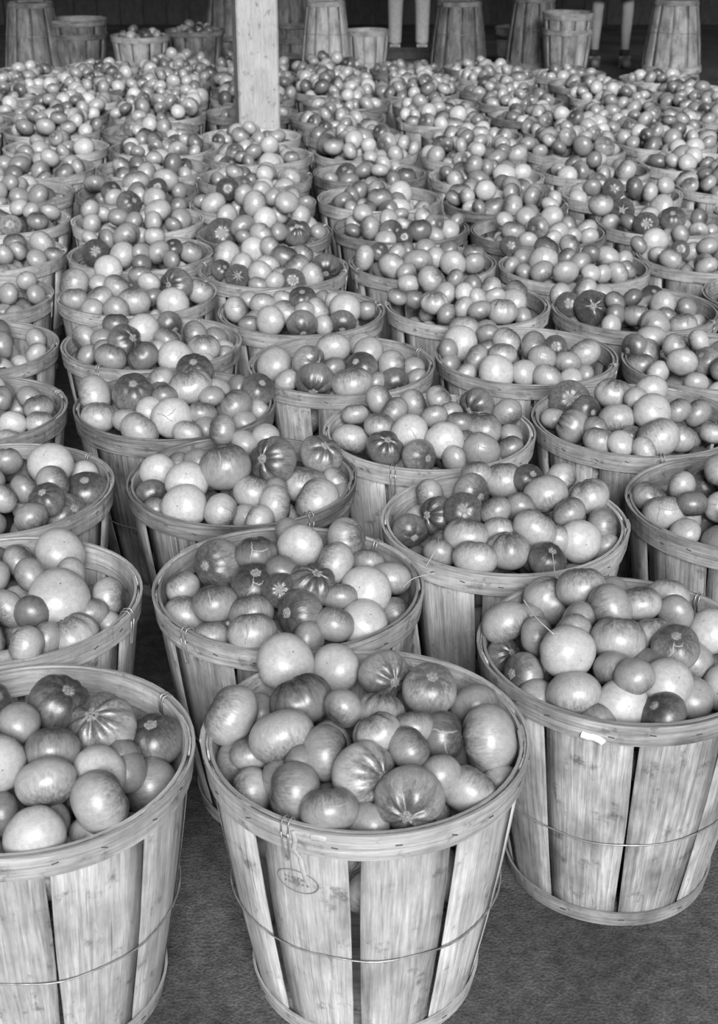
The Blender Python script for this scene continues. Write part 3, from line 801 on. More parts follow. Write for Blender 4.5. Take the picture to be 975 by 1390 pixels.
FILL = """A:-4 33 -160 34.7;105 67 -160 36.2;-77 -32 -160 35.8;107 -100 -160 38.0;-58 127 -160 35.1;-112 58 -160 35.3;-78 -102 -160 35.5;137 -37 -160 32.6;30 -69 -160 37.4;50 137 -160 34.9;-1 -137 -160 32.4;71 11 -160 32.2;-63 37 -128 30.3;-13 101 -119 34.1;3 -21 -123 33.0;-137 -44 -150 29.0;113 0 -110 37.2;-23 -92 -116 37.5;104 119 -124 30.2;-152 45 -106 36.7;50 71 -132 29.3;-96 -54 -104 30.6;58 -110 -115 32.1;-83 83 -89 36.9;-58 -152 -129 29.3;-104 -120 -98 37.3;129 -68 -105 33.0;40 149 -93 37.1;49 -29 -80 34.4;112 66 -95 33.1;25 -140 -71 34.2;-41 -20 -76 35.2;14 32 -91 33.4;57 86 -65 36.7;-51 -98 -54 34.9;-28 158 -107 29.3;-35 56 -46 36.7;159 37 -59 35.4;106 -42 -55 31.7;-106 23 -60 35.8;12 -41 -27 34.1;25 41 -20 32.8;162 -24 -78 29.5;-74 151 -75 30.1;-3 112 -60 30.6;-89 -48 -40 32.3;117 115 -55 33.5;-48 -2 -14 32.9;85 -122 -58 33.5;68 -6 -27 29.6;-37 -159 -77 30.3
K:60 -19 -160 33.6;-2 14 -160 36.8;70 73 -160 35.3;-65 -80 -160 32.2;-111 -26 -160 29.4;-83 115 -160 36.3;5 119 -160 30.8;143 -7 -160 31.6;11 -139 -160 34.0;110 -93 -160 31.9;-61 54 -153 32.9;-139 59 -160 31.6;69 -133 -135 32.9;36 -75 -160 29.6;140 49 -126 37.7;-36 110 -118 30.7;-42 -31 -131 32.5;-35 -120 -124 31.0;-140 -56 -118 32.3;37 142 -111 35.6;-135 14 -116 35.0;138 -71 -106 36.7;85 11 -107 35.2;-87 -102 -104 30.9;21 -41 -108 37.8;104 115 -124 33.5;-1 37 -98 32.7;-96 106 -98 31.7;73 -80 -107 30.1;71 78 -78 37.3;-75 27 -89 35.5;-97 -37 -81 30.2;-21 -149 -69 36.1;-22 131 -60 35.9;-30 -66 -65 36.3;-134 61 -73 32.4;-10 -2 -51 32.2;-159 4 -53 35.8;-137 -81 -62 32.7;65 145 -56 29.2;-50 73 -54 30.8;45 -42 -47 30.9;-75 -110 -45 33.4;-75 -34 -25 33.0;-75 128 -27 30.1;34 109 -24 30.5;-153 -50 -6 36.8;-111 35 -16 35.8;6 57 -41 31.3;-95 -88 14 35.8;-13 -109 -21 30.3;17 -112 -102 29.1;-20 -79 36 37.6;134 101 -72 31.2;-32 24 2 34.6;102 -31 -64 30.3;56 17 -52 30.7;45 -158 -88 29.6;-73 88 21 35.4;-67 -32 36 32.1;-143 90 -23 29.8
J:-46 145 -160 31.4;-61 40 -160 35.9;97 -108 -160 37.1;63 -20 -160 32.8;21 29 -160 31.1;-132 49 -160 32.9;-135 -38 -160 29.5;-11 -132 -160 31.8;108 62 -160 36.3;-80 -52 -160 30.0;-75 -122 -160 35.2;140 -64 -135 32.6;42 127 -160 29.9;-17 97 -132 34.7;3 -24 -138 32.3;32 -101 -125 34.8;153 48 -120 29.0;44 66 -120 31.1;-143 -8 -105 36.9;-94 94 -128 37.3;155 5 -160 31.3;94 1 -114 29.6;-101 -91 -107 35.3;-55 -5 -110 35.4;-40 -135 -109 30.0;28 150 -103 36.9;-134 57 -87 34.5;-22 -77 -94 36.0;53 -48 -91 35.2;83 -127 -98 32.0;132 -34 -84 30.2;109 88 -98 34.7;-12 36 -80 34.3;30 -121 -64 33.6;-86 137 -83 29.7;154 19 -62 34.0;-69 82 -69 31.5;-74 -129 -65 29.6;30 86 -60 36.7;43 13 -53 33.6;-120 4 -42 34.6;-30 124 -49 32.0;145 -72 -34 37.6;-10 -23 -40 35.9;-91 -58 -53 32.4;-40 73 -17 32.0;87 138 -56 37.3;143 37 2 37.5;104 -18 -18 35.6;145 86 -47 30.8;13 -158 -112 30.1;-53 14 -14 29.5;84 66 -29 32.8;48 -46 -29 29.5;-23 -73 -160 30.1;-148 -70 -71 30.8
B:13 152 -160 29.8;-56 -48 -160 32.6;103 68 -160 33.3;-70 48 -160 35.0;58 -50 -160 32.9;68 -124 -160 36.2;-11 -91 -160 31.7;13 65 -160 31.6;-48 139 -160 34.5;151 4 -160 29.6;-129 -25 -160 36.9;5 -19 -141 35.4;-74 -121 -160 32.7;-9 -149 -142 32.5;94 15 -127 33.5;76 118 -124 36.9;-122 77 -135 33.4;100 -53 -114 32.5;-113 -108 -114 32.4;-26 31 -119 30.5;-77 129 -101 35.1;19 -95 -106 33.4;8 111 -115 34.0;139 73 -104 36.9;-101 -21 -97 35.4;159 1 -97 37.0;-55 -153 -102 32.2;34 46 -105 33.3;50 -151 -105 31.1;34 -32 -84 33.1;32 157 -71 37.9;-61 51 -73 34.6;-150 48 -85 34.1;-41 -69 -105 31.4;-31 -14 -75 35.1;97 37 -68 32.5;90 -106 -87 30.4;3 -151 -60 36.9;128 -48 -60 31.7;-67 -106 -66 31.0;26 83 -53 34.5;94 129 -65 29.2;-110 87 -58 31.1;-22 131 -42 31.9;42 4 -36 31.5;-28 60 -16 35.5;-13 -78 -53 30.9;75 56 -16 30.5;-113 1 -41 29.2;63 -107 -37 29.7;-98 -56 -45 31.3;-162 -39 -108 29.1;-1 7 4 31.0;73 -47 -41 29.2;125 -84 -160 29.7
I:111 62 -160 37.5;108 -19 -160 32.1;-10 -11 -160 36.4;48 -76 -160 36.1;-3 84 -160 31.8;-137 -55 -160 30.8;-63 -90 -160 33.6;-67 65 -160 35.6;-135 36 -160 29.9;52 28 -144 35.0;31 146 -160 31.0;-21 -130 -131 34.7;112 -84 -142 34.3;-75 1 -152 33.5;50 -132 -118 37.9;-64 125 -136 32.3;73 112 -140 30.1;152 -27 -119 31.7;-151 0 -118 30.1;-52 -41 -112 32.4;7 -71 -106 35.0;-8 126 -114 30.2;-31 23 -104 36.3;-117 88 -127 31.9;122 27 -105 31.8;-123 -65 -100 34.6;-124 43 -80 36.4;45 155 -105 29.9;121 99 -103 35.1;43 56 -87 32.9;66 -35 -108 35.7;122 -102 -77 37.7;-62 -99 -92 32.9;-52 113 -69 36.8;-0 -137 -71 32.0;25 -7 -61 36.4;16 115 -61 32.1;109 -27 -56 36.1;78 129 -52 35.7;-64 -10 -58 33.1;-9 57 -52 33.0;-163 -33 -67 29.7;117 40 -45 33.0;53 -72 -53 35.7;-6 4 0 36.6;-19 -80 -49 31.5;-84 74 -28 32.7;33 71 -8 32.8;-113 -54 -37 33.6;-131 -109 -58 30.0;52 -32 -5 30.3;-128 111 -74 30.3;63 -157 -60 29.9;-106 -118 -131 29.2;169 3 -71 30.0;-82 -142 -56 30.2
M:42 -110 -160 36.2;-46 -105 -160 31.2;-112 14 -160 32.1;-30 106 -160 35.1;-26 31 -160 36.9;82 88 -160 33.3;-110 -63 -160 34.3;43 -27 -160 30.7;-121 87 -160 35.6;101 -50 -160 33.6;41 141 -160 36.5;139 31 -160 36.6;-49 -23 -121 37.0;71 26 -135 37.4;-147 -23 -117 37.8;13 -61 -122 31.0;149 -20 -114 36.7;-28 -151 -123 33.7;21 83 -128 32.3;119 -95 -112 37.5;-8 159 -119 33.2;-78 137 -132 32.7;-93 -117 -120 34.5;-109 48 -109 33.0;58 -37 -86 34.4;105 102 -104 32.6;27 -143 -94 32.4;-39 111 -97 29.1;151 51 -100 30.7;-11 23 -90 34.2;40 89 -66 36.3;44 161 -88 31.3;-135 -79 -86 31.0;-11 -91 -73 35.0;-109 103 -76 34.1;-111 2 -63 34.9;89 20 -65 36.7;-73 -67 -75 34.0;-8 159 -47 38.0;-55 -156 -66 32.5;-166 -31 -56 30.0;75 -101 -57 36.5;-48 76 -53 30.3;102 111 -42 33.0;-55 -22 -32 34.0;30 19 -31 34.5;-93 -124 -27 34.3;-111 57 -35 30.1;14 -121 -26 29.3;-117 -60 -34 29.5;-94 138 -27 30.9;-26 37 1 36.0;15 91 -3 35.0;70 -43 -23 33.7;-13 -63 -12 30.9;-107 12 -1 29.4;-66 104 18 36.0;5 -56 43 30.8;-41 -135 5 30.6;-75 -86 23 34.0;-160 52 -79 29.5;-34 -12 40 30.7;19 22 44 31.4;37 -104 22 29.5;-163 32 -20 32.0
L:-56 84 -160 33.8;92 -99 -160 29.8;-63 -33 -160 30.1;109 44 -160 37.4;54 92 -160 36.0;-140 64 -160 31.4;-10 -87 -160 31.1;51 -5 -160 36.9;-114 -75 -160 34.1;5 152 -160 30.6;-63 -125 -160 31.0;-137 -5 -160 37.3;39 -136 -160 31.4;-29 32 -133 33.9;118 -30 -160 30.2;-67 -77 -117 33.4;136 -71 -126 29.3;63 -75 -112 34.7;2 -153 -114 33.8;152 6 -124 34.0;-1 105 -122 33.3;-95 43 -125 33.0;76 129 -113 31.2;-120 104 -117 34.5;-5 -44 -114 36.1;-49 148 -130 34.6;79 65 -107 30.5;-62 -15 -86 36.8;-141 -33 -96 36.7;85 -4 -98 37.8;-1 165 -97 29.4;138 81 -114 31.6;64 -147 -95 34.9;-126 -102 -105 31.7;-52 62 -82 33.3;-150 73 -69 33.3;12 14 -90 31.7;-42 -112 -71 32.1;-49 159 -66 30.5;57 98 -58 35.7;143 21 -65 30.6;123 -40 -59 31.2;35 -101 -64 29.4;-104 132 -63 31.5;32 -38 -56 36.5;-24 -165 -54 29.8;-88 -60 -45 33.1;-13 109 -62 31.4;-131 14 -46 36.0;-72 27 -11 37.3;133 81 -53 32.6;14 24 -29 33.0;-112 92 -13 36.3;-155 -47 -31 34.3;-96 -114 -21 29.3;-5 -115 -17 37.3;-40 108 -3 36.8;-113 -60 11 30.6;126 -110 -86 30.6;88 38 -48 30.7;-19 18 25 30.3;-44 -48 3 37.2;-58 -158 -8 30.7;-80 -144 -109 29.0;22 -60 10 32.8;-18 166 -17 30.3;11 81 23 29.3;47 163 -68 29.9;40 -162 -40 31.0
G:116 -88 -160 34.6;128 -17 -160 32.4;3 -154 -160 29.0;-47 -53 -160 34.7;31 -88 -160 36.4;-13 123 -160 30.7;-62 48 -160 35.5;67 98 -160 34.4;-79 128 -160 34.0;126 52 -160 35.6;-116 -85 -160 36.4;20 38 -160 30.1;30 -19 -160 29.7;-127 36 -139 37.8;9 86 -114 35.6;-53 -142 -154 31.6;-98 -25 -120 36.1;68 -46 -120 34.9;55 -137 -119 35.5;-38 152 -111 34.4;-101 -123 -108 33.6;76 23 -122 37.3;-76 85 -103 37.5;-17 -111 -112 34.9;58 140 -112 32.9;145 -9 -96 37.9;3 8 -113 31.1;125 -95 -100 29.7;91 96 -79 34.7;-141 47 -69 37.5;150 63 -100 33.5;20 -53 -77 32.3;-54 -146 -67 36.5;-149 -56 -95 32.0;-68 -77 -75 35.7;-26 44 -74 32.4;85 -125 -66 29.2;49 8 -62 33.5;84 -55 -57 34.2;18 -126 -55 37.1;14 162 -77 31.4;-38 128 -50 34.9;15 85 -49 33.2;-72 -6 -60 36.5;-0 8 -29 29.1;-80 76 -39 31.0;67 64 -22 31.3;72 149 -52 31.6;-109 124 -61 31.9;-127 -89 -52 30.2;-31 75 -9 29.1;-132 -22 -50 29.7;-33 -97 -24 32.8;-151 -24 -160 32.8;-62 22 -5 29.1
F:95 -8 -160 31.9;-59 15 -160 34.5;46 -120 -160 35.4;48 55 -160 36.0;-138 46 -160 36.6;-16 97 -160 36.4;-32 -103 -160 32.8;-96 -81 -160 31.0;141 54 -160 29.6;76 116 -160 34.0;55 -57 -133 37.4;7 150 -123 36.2;8 -8 -160 30.1;-98 118 -160 32.2;109 -88 -160 32.3;-37 -40 -125 37.9;-128 -43 -127 32.2;-62 68 -116 37.0;128 13 -112 33.3;27 85 -105 33.6;8 -152 -122 30.6;-85 -131 -128 32.4;-131 89 -105 37.5;102 92 -102 37.8;3 29 -118 29.2;120 -68 -101 34.1;62 25 -103 33.5;-111 13 -114 30.0;-29 -94 -79 37.4;54 -142 -83 33.5;-111 -86 -82 36.1;63 145 -87 33.0;-53 136 -127 29.5;36 -53 -71 30.8;-7 43 -57 37.6;-163 26 -87 33.0;-43 165 -81 29.4;-77 12 -63 34.2;90 -21 -71 32.3;-87 121 -60 36.5;90 52 -44 36.9;1 135 -49 35.7;101 -107 -50 36.4;152 65 -68 31.7;-163 -33 -81 29.8;-45 90 -17 34.6;-133 41 -35 31.8;-78 -58 -33 32.6;5 -46 -17 35.6;-4 -166 -66 31.3;73 -52 -22 31.3;-35 19 -6 29.3;156 -16 -64 32.7;61 118 -34 29.4;148 -33 -150 30.8;39 60 -8 29.7;103 -125 -114 30.0;-61 -149 -78 29.4
H:-29 123 -160 36.8;72 3 -160 29.7;-1 -113 -160 37.9;-2 58 -160 30.3;-69 -136 -160 33.6;-90 -54 -160 35.7;48 113 -160 32.1;-80 44 -160 37.3;-105 113 -160 30.9;-142 6 -160 37.1;-18 -27 -160 35.0;124 42 -160 32.1;83 -109 -160 34.9;122 -76 -126 30.1;59 59 -136 30.8;153 -7 -129 37.0;-128 -97 -137 29.4;36 -22 -120 33.3;124 95 -131 31.2;13 93 -116 30.8;-51 -92 -111 37.7;-87 -10 -115 30.7;64 140 -107 32.9;-73 92 -111 34.8;-7 21 -102 33.0;61 -146 -117 29.1;-154 6 -92 35.7;94 29 -95 34.3;-11 153 -100 35.5;-134 95 -105 30.0;85 -96 -87 30.4;-38 -33 -92 29.5;153 56 -95 32.7;98 -34 -73 35.8;-95 -136 -84 33.4;12 -78 -89 34.6;9 -145 -85 34.9;-135 -63 -88 34.2;-107 57 -63 35.6;37 69 -61 37.1;115 90 -59 33.7;-37 81 -59 32.5;-81 126 -56 33.7;69 -147 -61 30.3;-75 -4 -51 35.8;29 -12 -58 33.2;128 19 -46 29.6;57 126 -37 30.8;-56 -82 -43 35.1;58 -74 -33 37.0;-24 35 -17 34.8;60 8 -3 35.6;-8 -56 -13 30.7;161 -30 -70 30.3;130 -82 -47 31.1
AF:39 143 -160 37.6;-97 -52 -160 35.6;88 -21 -160 30.6;-154 2 -160 32.7;-2 29 -160 30.3;-34 -136 -160 37.9;-70 115 -160 37.5;38 -143 -160 29.2;88 53 -160 36.4;-21 -51 -160 30.9;83 -83 -160 32.0;29 -84 -130 32.5;-70 46 -160 33.6;46 -6 -117 34.0;-10 88 -149 31.8;148 4 -160 34.6;-16 147 -122 32.6;140 52 -122 30.6;-138 42 -114 32.9;-94 -114 -135 34.0;133 -85 -123 33.5;-53 -10 -133 30.1;53 88 -122 29.1;-109 -13 -111 31.1;127 -19 -101 35.8;-126 79 -160 29.4;-37 -82 -107 36.4;2 38 -89 37.8;75 -141 -114 33.0;-140 -76 -122 29.4;9 -146 -105 36.0;91 97 -82 30.5;-62 107 -93 33.7;65 -69 -75 37.9;-104 -128 -73 33.8;-85 42 -76 35.7;-31 -20 -80 31.3;58 143 -98 30.9;-104 -55 -68 32.7;88 28 -73 34.8;129 -96 -60 33.7;12 163 -59 36.1;-45 -118 -56 29.6;-152 63 -56 33.8;24 -27 -36 36.0;153 50 -59 37.4;-13 94 -54 34.0;105 -33 -35 33.0;-35 18 -29 35.7;80 63 -18 34.0;18 -106 -49 31.4;-162 -11 -86 30.7;132 1 11 33.6;44 118 -29 30.0;-70 154 -56 29.7;-62 75 -24 29.5;63 -148 -54 32.2;98 126 -140 30.2;156 -55 -13 30.1;24 45 -30 29.1;-120 -2 -44 30.6;-119 113 -71 31.0
AG:-132 1 -160 30.2;59 37 -160 31.9;-61 -71 -160 34.7;86 126 -160 29.3;99 -110 -160 31.3;-48 35 -160 34.3;-23 -133 -160 37.0;-116 91 -160 35.3;71 -48 -160 33.3;-57 119 -160 33.8;147 -40 -160 31.8;-121 -90 -138 35.2;4 147 -153 36.8;143 53 -160 29.4;31 -97 -144 33.0;23 84 -149 31.4;11 -27 -160 32.1;90 -6 -113 36.2;3 29 -114 37.7;117 -68 -114 32.5;-98 16 -108 37.2;112 85 -121 32.5;58 146 -111 33.3;164 -21 -107 30.1;-20 -79 -105 37.2;18 -158 -116 31.8;-70 107 -97 35.4;-142 73 -102 34.1;-162 -8 -112 30.0;59 66 -92 34.9;81 -131 -103 36.0;33 -28 -86 33.9;-96 -49 -100 29.6;-72 -119 -88 34.5;-38 157 -74 31.4;-34 -7 -76 30.0;-148 -68 -72 35.9;142 63 -66 37.5;14 111 -86 31.6;-7 -154 -58 34.1;-61 48 -61 33.8;125 -29 -63 32.0;97 117 -69 34.4;-113 9 -40 36.2;14 -90 -44 36.9;126 -100 -65 29.6;55 19 -41 37.6;-53 -65 -48 33.8;-114 117 -53 30.2;14 156 -40 33.5;-5 99 -32 29.3;78 -89 -26 32.9;57 -149 -42 35.1;-80 -133 -23 35.7;129 96 -13 29.6;-12 27 -21 36.0;51 96 -6 35.2;-57 91 -7 32.4;121 37 -10 30.5;8 -150 1 30.8;144 -45 -5 34.2;-54 -16 -3 30.4;-25 -93 10 32.5;44 -21 15 36.3;48 43 37 34.7;-40 49 42 37.3;31 -85 32 31.5;-6 104 25 31.4;-17 -21 46 33.7;-57 157 -18 31.0
D:69 -24 -160 31.3;-129 43 -160 35.7;4 144 -160 33.5;-20 69 -160 31.0;-86 124 -160 30.1;-26 -119 -160 34.6;10 -53 -160 35.5;40 -119 -160 30.0;-64 -46 -160 35.3;-136 -21 -160 30.4;120 20 -160 35.5;19 18 -160 31.2;101 -85 -160 38.0;99 89 -160 35.1;54 127 -117 37.7;-41 139 -120 30.7;-82 73 -122 35.9;143 -38 -125 37.6;-43 10 -126 37.3;-88 -121 -137 34.9;-111 7 -109 32.1;73 34 -115 34.3;18 -110 -100 38.0;-6 91 -100 35.8;84 -61 -100 32.2;123 105 -101 34.0;-142 -62 -111 36.5;138 16 -86 32.5;-89 134 -79 35.8;-54 -77 -100 35.9;-39 -155 -113 29.2;106 -126 -111 29.3;20 27 -78 34.8;4 162 -93 29.6;-44 -23 -65 32.7;-116 63 -64 36.1;-121 -108 -74 30.1;-134 -27 -55 33.8;101 87 -39 37.9;140 -96 -80 29.6;16 -44 -80 34.4;-40 -152 -50 36.5;128 -36 -54 32.4;79 14 -57 31.0;68 -145 -76 29.1;-29 132 -44 37.9;-14 36 -22 34.3;33 119 -58 29.6;41 -31 -23 33.0;-85 1 -20 35.5;-8 -90 -40 33.7;77 -80 -43 32.2;44 61 -20 30.3;-75 -87 -43 29.5;-52 65 -67 30.3
E:90 -116 -160 36.8;-6 3 -160 34.0;-38 84 -160 35.9;45 -58 -160 32.8;119 -0 -160 31.4;-84 -36 -160 30.2;-146 11 -160 33.2;75 89 -160 30.0;-25 -123 -160 33.7;-108 -99 -160 35.8;-24 146 -160 30.4;-130 80 -160 30.0;137 -77 -132 33.9;27 49 -142 29.3;-84 125 -129 36.7;41 -150 -140 29.2;34 144 -160 29.4;-88 32 -133 37.5;-133 -41 -122 35.5;80 37 -115 34.9;-9 -39 -111 33.6;45 153 -101 34.1;-76 -118 -101 37.4;-35 63 -95 35.8;-138 69 -99 36.1;143 -11 -103 34.8;95 -75 -79 37.3;133 80 -160 30.9;21 -139 -90 29.2;101 115 -112 34.1;136 63 -105 29.8;-65 -22 -81 34.7;17 0 -69 33.0;-35 159 -104 31.1;-139 -78 -66 34.9;86 -6 -65 34.8;9 112 -65 34.8;-93 122 -61 35.6;29 -69 -72 32.0;66 70 -65 29.6;81 128 -54 31.8;-11 -121 -46 30.9;-160 -15 -73 29.2;-72 23 -30 37.4;48 -18 -117 29.3;65 -129 -49 34.6;125 55 -43 36.7;10 56 -29 35.6;-58 -79 -49 33.2;-49 95 -25 30.3;60 -40 -22 29.1;-121 64 -39 29.6;-19 -23 -22 33.9;-105 -37 -29 33.3;76 28 -14 29.5;152 -64 -54 29.7
AE:-88 105 -160 36.5;91 -31 -160 30.9;122 64 -160 33.5;2 13 -160 34.1;84 -119 -160 30.7;-65 -116 -160 29.7;-117 -63 -160 30.3;4 -75 -160 36.0;-8 115 -160 34.7;62 31 -137 35.4;-128 15 -160 30.6;-20 -151 -145 32.3;133 -69 -127 37.9;-51 -39 -160 32.1;-54 38 -132 36.9;75 123 -160 29.1;42 143 -119 30.6;145 16 -126 32.8;51 -30 -114 33.4;-134 72 -119 37.4;-137 -29 -116 32.1;-45 141 -108 37.9;105 120 -106 35.9;-12 -37 -113 29.4;17 -105 -104 32.7;-81 -66 -108 36.7;66 -138 -109 29.4;27 62 -87 37.2;99 45 -80 37.9;-97 13 -87 33.4;-63 -135 -104 31.7;125 -26 -80 29.3;-10 -162 -83 34.4;110 -108 -76 33.7;-81 74 -80 31.8;-133 -85 -76 30.8;60 148 -59 35.1;-28 -91 -61 34.3;2 121 -68 30.2;-158 9 -74 31.0;-7 -24 -53 35.4;-74 127 -49 32.4;68 -71 -50 31.6;-123 -27 -46 29.4;-42 27 -33 33.5;61 89 -33 33.1;70 24 -19 36.6;157 58 -52 31.3;36 -124 -48 32.7;-115 47 -41 30.0;-137 97 -61 29.3;-74 -60 -34 30.9;-28 89 -31 30.8
AH:39 -89 -110 35.2;-84 110 -110 37.2;-94 -90 -110 34.3;100 46 -110 34.6;-40 -9 -110 33.4;126 -74 -110 30.3;-124 27 -110 36.5;-42 54 -99 34.3;-3 136 -110 33.8;35 67 -110 35.1;157 1 -110 38.0;-51 -141 -110 35.7;34 -16 -110 36.9;103 119 -110 35.0;46 -144 -80 31.2;-124 -42 -72 37.4;41 154 -73 29.2;-43 -64 -72 36.7;-111 68 -62 31.5;121 81 -59 34.0;106 -37 -67 33.2;-47 135 -56 36.6;-82 5 -69 29.2;-4 -170 -70 29.2;99 -103 -64 33.2;66 41 -57 31.6;-91 -107 -44 36.9;-19 -3 -52 31.9;36 95 -41 34.8;-34 62 -38 30.9;27 -71 -49 32.5;159 28 -50 31.9;93 11 -15 29.7;33 30 -5 34.1;-71 18 -15 30.2;-156 26 -52 33.0;-44 -41 -11 32.2;159 -49 -35 33.4
AI:-46 21 -160 34.1;46 58 -160 35.0;-122 -91 -160 31.9;64 -140 -160 30.4;103 -34 -160 33.7;-146 20 -160 36.8;-8 132 -160 34.0;-120 88 -160 31.3;-33 -77 -160 33.7;128 75 -160 35.7;-60 93 -160 31.6;-17 -144 -160 35.5;44 -84 -146 33.5;-13 59 -121 33.2;126 -91 -143 33.2;-84 131 -114 36.5;14 -24 -160 37.6;150 22 -127 34.1;59 121 -148 33.9;-94 18 -115 35.6;-76 -30 -152 29.2;-79 -76 -108 37.8;58 -2 -113 34.2;-166 -2 -103 30.3;-138 74 -105 31.6;103 99 -100 37.7;17 -139 -100 37.3;143 -40 -104 35.4;-5 -71 -100 36.1;20 138 -98 34.8;85 -106 -100 31.2;-36 8 -88 33.0;63 39 -67 30.6;-75 -134 -75 32.1;-69 67 -72 37.3;78 -52 -74 32.6;122 7 -64 33.5;-96 -27 -62 34.6;79 147 -60 32.4;-40 135 -66 32.5;68 -155 -65 30.1;3 66 -58 35.7;16 -56 -38 34.6;160 56 -79 29.1;-138 -70 -81 29.9;-20 -149 -41 36.6;115 69 -43 31.1;-117 112 -61 32.7;24 152 -29 33.9;45 -118 -20 36.2;157 -34 -23 37.7;-49 -79 -46 34.6;-19 -3 -29 32.6;62 -6 -21 36.8;124 -89 -54 32.8;70 107 -7 37.9;7 59 10 35.9;107 -119 -4 31.2;-37 -48 14 35.5;70 -48 35 37.4;-57 50 -10 30.8;114 15 14 33.1;-9 -114 20 35.0;-75 -126 -15 30.3;-39 26 40 31.2;-13 124 11 30.7;-108 29 -38 29.2;14 -6 22 31.8;69 53 30 31.1
C:65 103 -110 36.6;91 4 -110 31.1;-113 -14 -110 29.7;-51 -38 -110 35.1;-41 -100 -110 31.2;-101 113 -110 33.3;-33 82 -110 31.6;-160 24 -110 30.0;142 49 -110 31.4;20 -146 -110 35.5;-103 -116 -110 32.8;-10 148 -110 34.7;142 -76 -110 31.5;8 55 -75 32.1;78 -89 -110 36.5;14 -30 -93 35.7;-146 -70 -110 32.4;-70 47 -74 34.0;161 -8 -88 35.9;124 103 -87 29.8;83 -32 -59 35.1;-110 -58 -65 29.9;65 147 -62 31.9;-144 84 -76 32.5;91 49 -64 36.8;100 -135 -72 30.2;48 -94 -47 36.9;-158 -14 -68 29.5;-37 -70 -60 29.1;-29 -148 -69 31.7;-70 135 -54 37.9;-17 -15 -34 36.6;43 83 -29 35.0;-6 118 -55 31.9;130 8 -35 30.3;-43 62 -17 34.4;-99 -1 -40 35.5;38 -158 -52 29.8;-113 -117 -48 32.8;142 -64 -48 34.8;43 -23 -8 32.6;-24 19 -110 29.7;12 28 1 29.7;-109 63 -30 30.0
AA:-18 -87 -110 32.6;126 -57 -110 37.5;-61 42 -110 34.8;87 68 -110 36.7;-8 112 -110 35.8;-79 106 -110 34.0;-100 -10 -110 30.1;-7 -7 -110 35.2;61 -17 -110 37.0;41 -125 -110 35.6;-73 -61 -110 30.3;151 30 -110 37.9;19 59 -75 37.2;-127 60 -110 34.7;-50 -117 -64 35.0;-134 -75 -110 29.9;102 -123 -76 37.9;-146 15 -72 30.1;101 16 -64 34.8;105 119 -77 30.5;-91 -128 -110 29.8;2 -57 -54 37.9;34 159 -82 35.7;-43 80 -66 29.5;42 -136 -40 36.3;-106 -54 -64 30.3;-40 158 -78 32.2;-121 -117 -61 31.4;-17 -150 -110 29.9;-107 108 -49 36.8;88 -57 -53 34.7;-51 4 -59 32.8;-8 50 -10 37.8;-8 126 -30 37.5;110 79 -33 32.0;-48 -48 -16 29.1;160 -5 -54 31.8;53 -8 -26 34.6;153 -73 -55 29.5;-84 47 -19 38.0;-108 -15 -21 29.7;59 53 -10 32.1
T:78 -39 -110 32.8;34 25 -110 34.7;81 117 -110 30.8;-26 -77 -110 35.1;39 -115 -110 35.2;-151 -5 -110 37.8;-15 130 -110 30.3;-77 51 -110 35.2;145 -63 -110 37.3;-19 -158 -110 33.3;156 36 -110 30.8;-102 -74 -110 36.8;-138 81 -110 32.5;-74 129 -110 30.6;-44 -15 -96 34.6;70 69 -68 37.9;-17 81 -67 37.8;106 -117 -110 31.0;14 -37 -66 37.7;112 0 -68 37.3;-53 -117 -62 36.8;65 -79 -58 32.8;-144 39 -55 37.0;20 -164 -63 31.0;54 156 -72 33.4;-108 124 -63 30.5;-65 40 -50 30.3;41 56 -7 34.5;-128 -74 -47 35.1;-7 168 -66 31.4;133 103 -85 31.5;-40 -9 -33 30.0;-25 53 -9 30.5;-49 127 -33 30.6;-110 -8 -28 30.2;87 -144 -61 31.0;28 119 -31 30.8;58 -6 -26 32.7;162 -44 -52 29.3;131 65 -39 30.3
U:-57 14 -110 31.5;37 112 -110 37.4;-34 -87 -110 34.7;123 70 -110 37.2;-137 3 -110 35.3;152 -29 -110 38.0;9 -36 -110 34.5;50 -127 -110 37.7;-74 137 -110 34.9;74 -39 -110 30.3;-80 -139 -110 33.8;-133 -88 -110 29.9;-98 68 -110 34.2;-28 96 -86 35.0;103 -91 -102 30.5;74 19 -85 36.1;-30 -151 -66 37.9;-109 -45 -78 32.3;83 126 -58 37.1;8 35 -110 34.5;-154 57 -86 29.5;53 -80 -57 37.0;5 159 -76 32.7;19 -11 -50 34.8;146 20 -68 30.5;-103 124 -54 32.8;99 -130 -53 35.3;-167 -11 -55 31.9;-46 -27 -64 34.8;-108 -106 -59 32.6;37 68 -51 37.3;-94 29 -54 37.8;123 -62 -48 37.0;77 -7 -21 33.7;-31 51 -40 32.7;-24 118 -26 31.8;-31 -35 -1 34.1;107 58 -46 31.6;-8 -83 -37 30.7;3 29 3 29.4
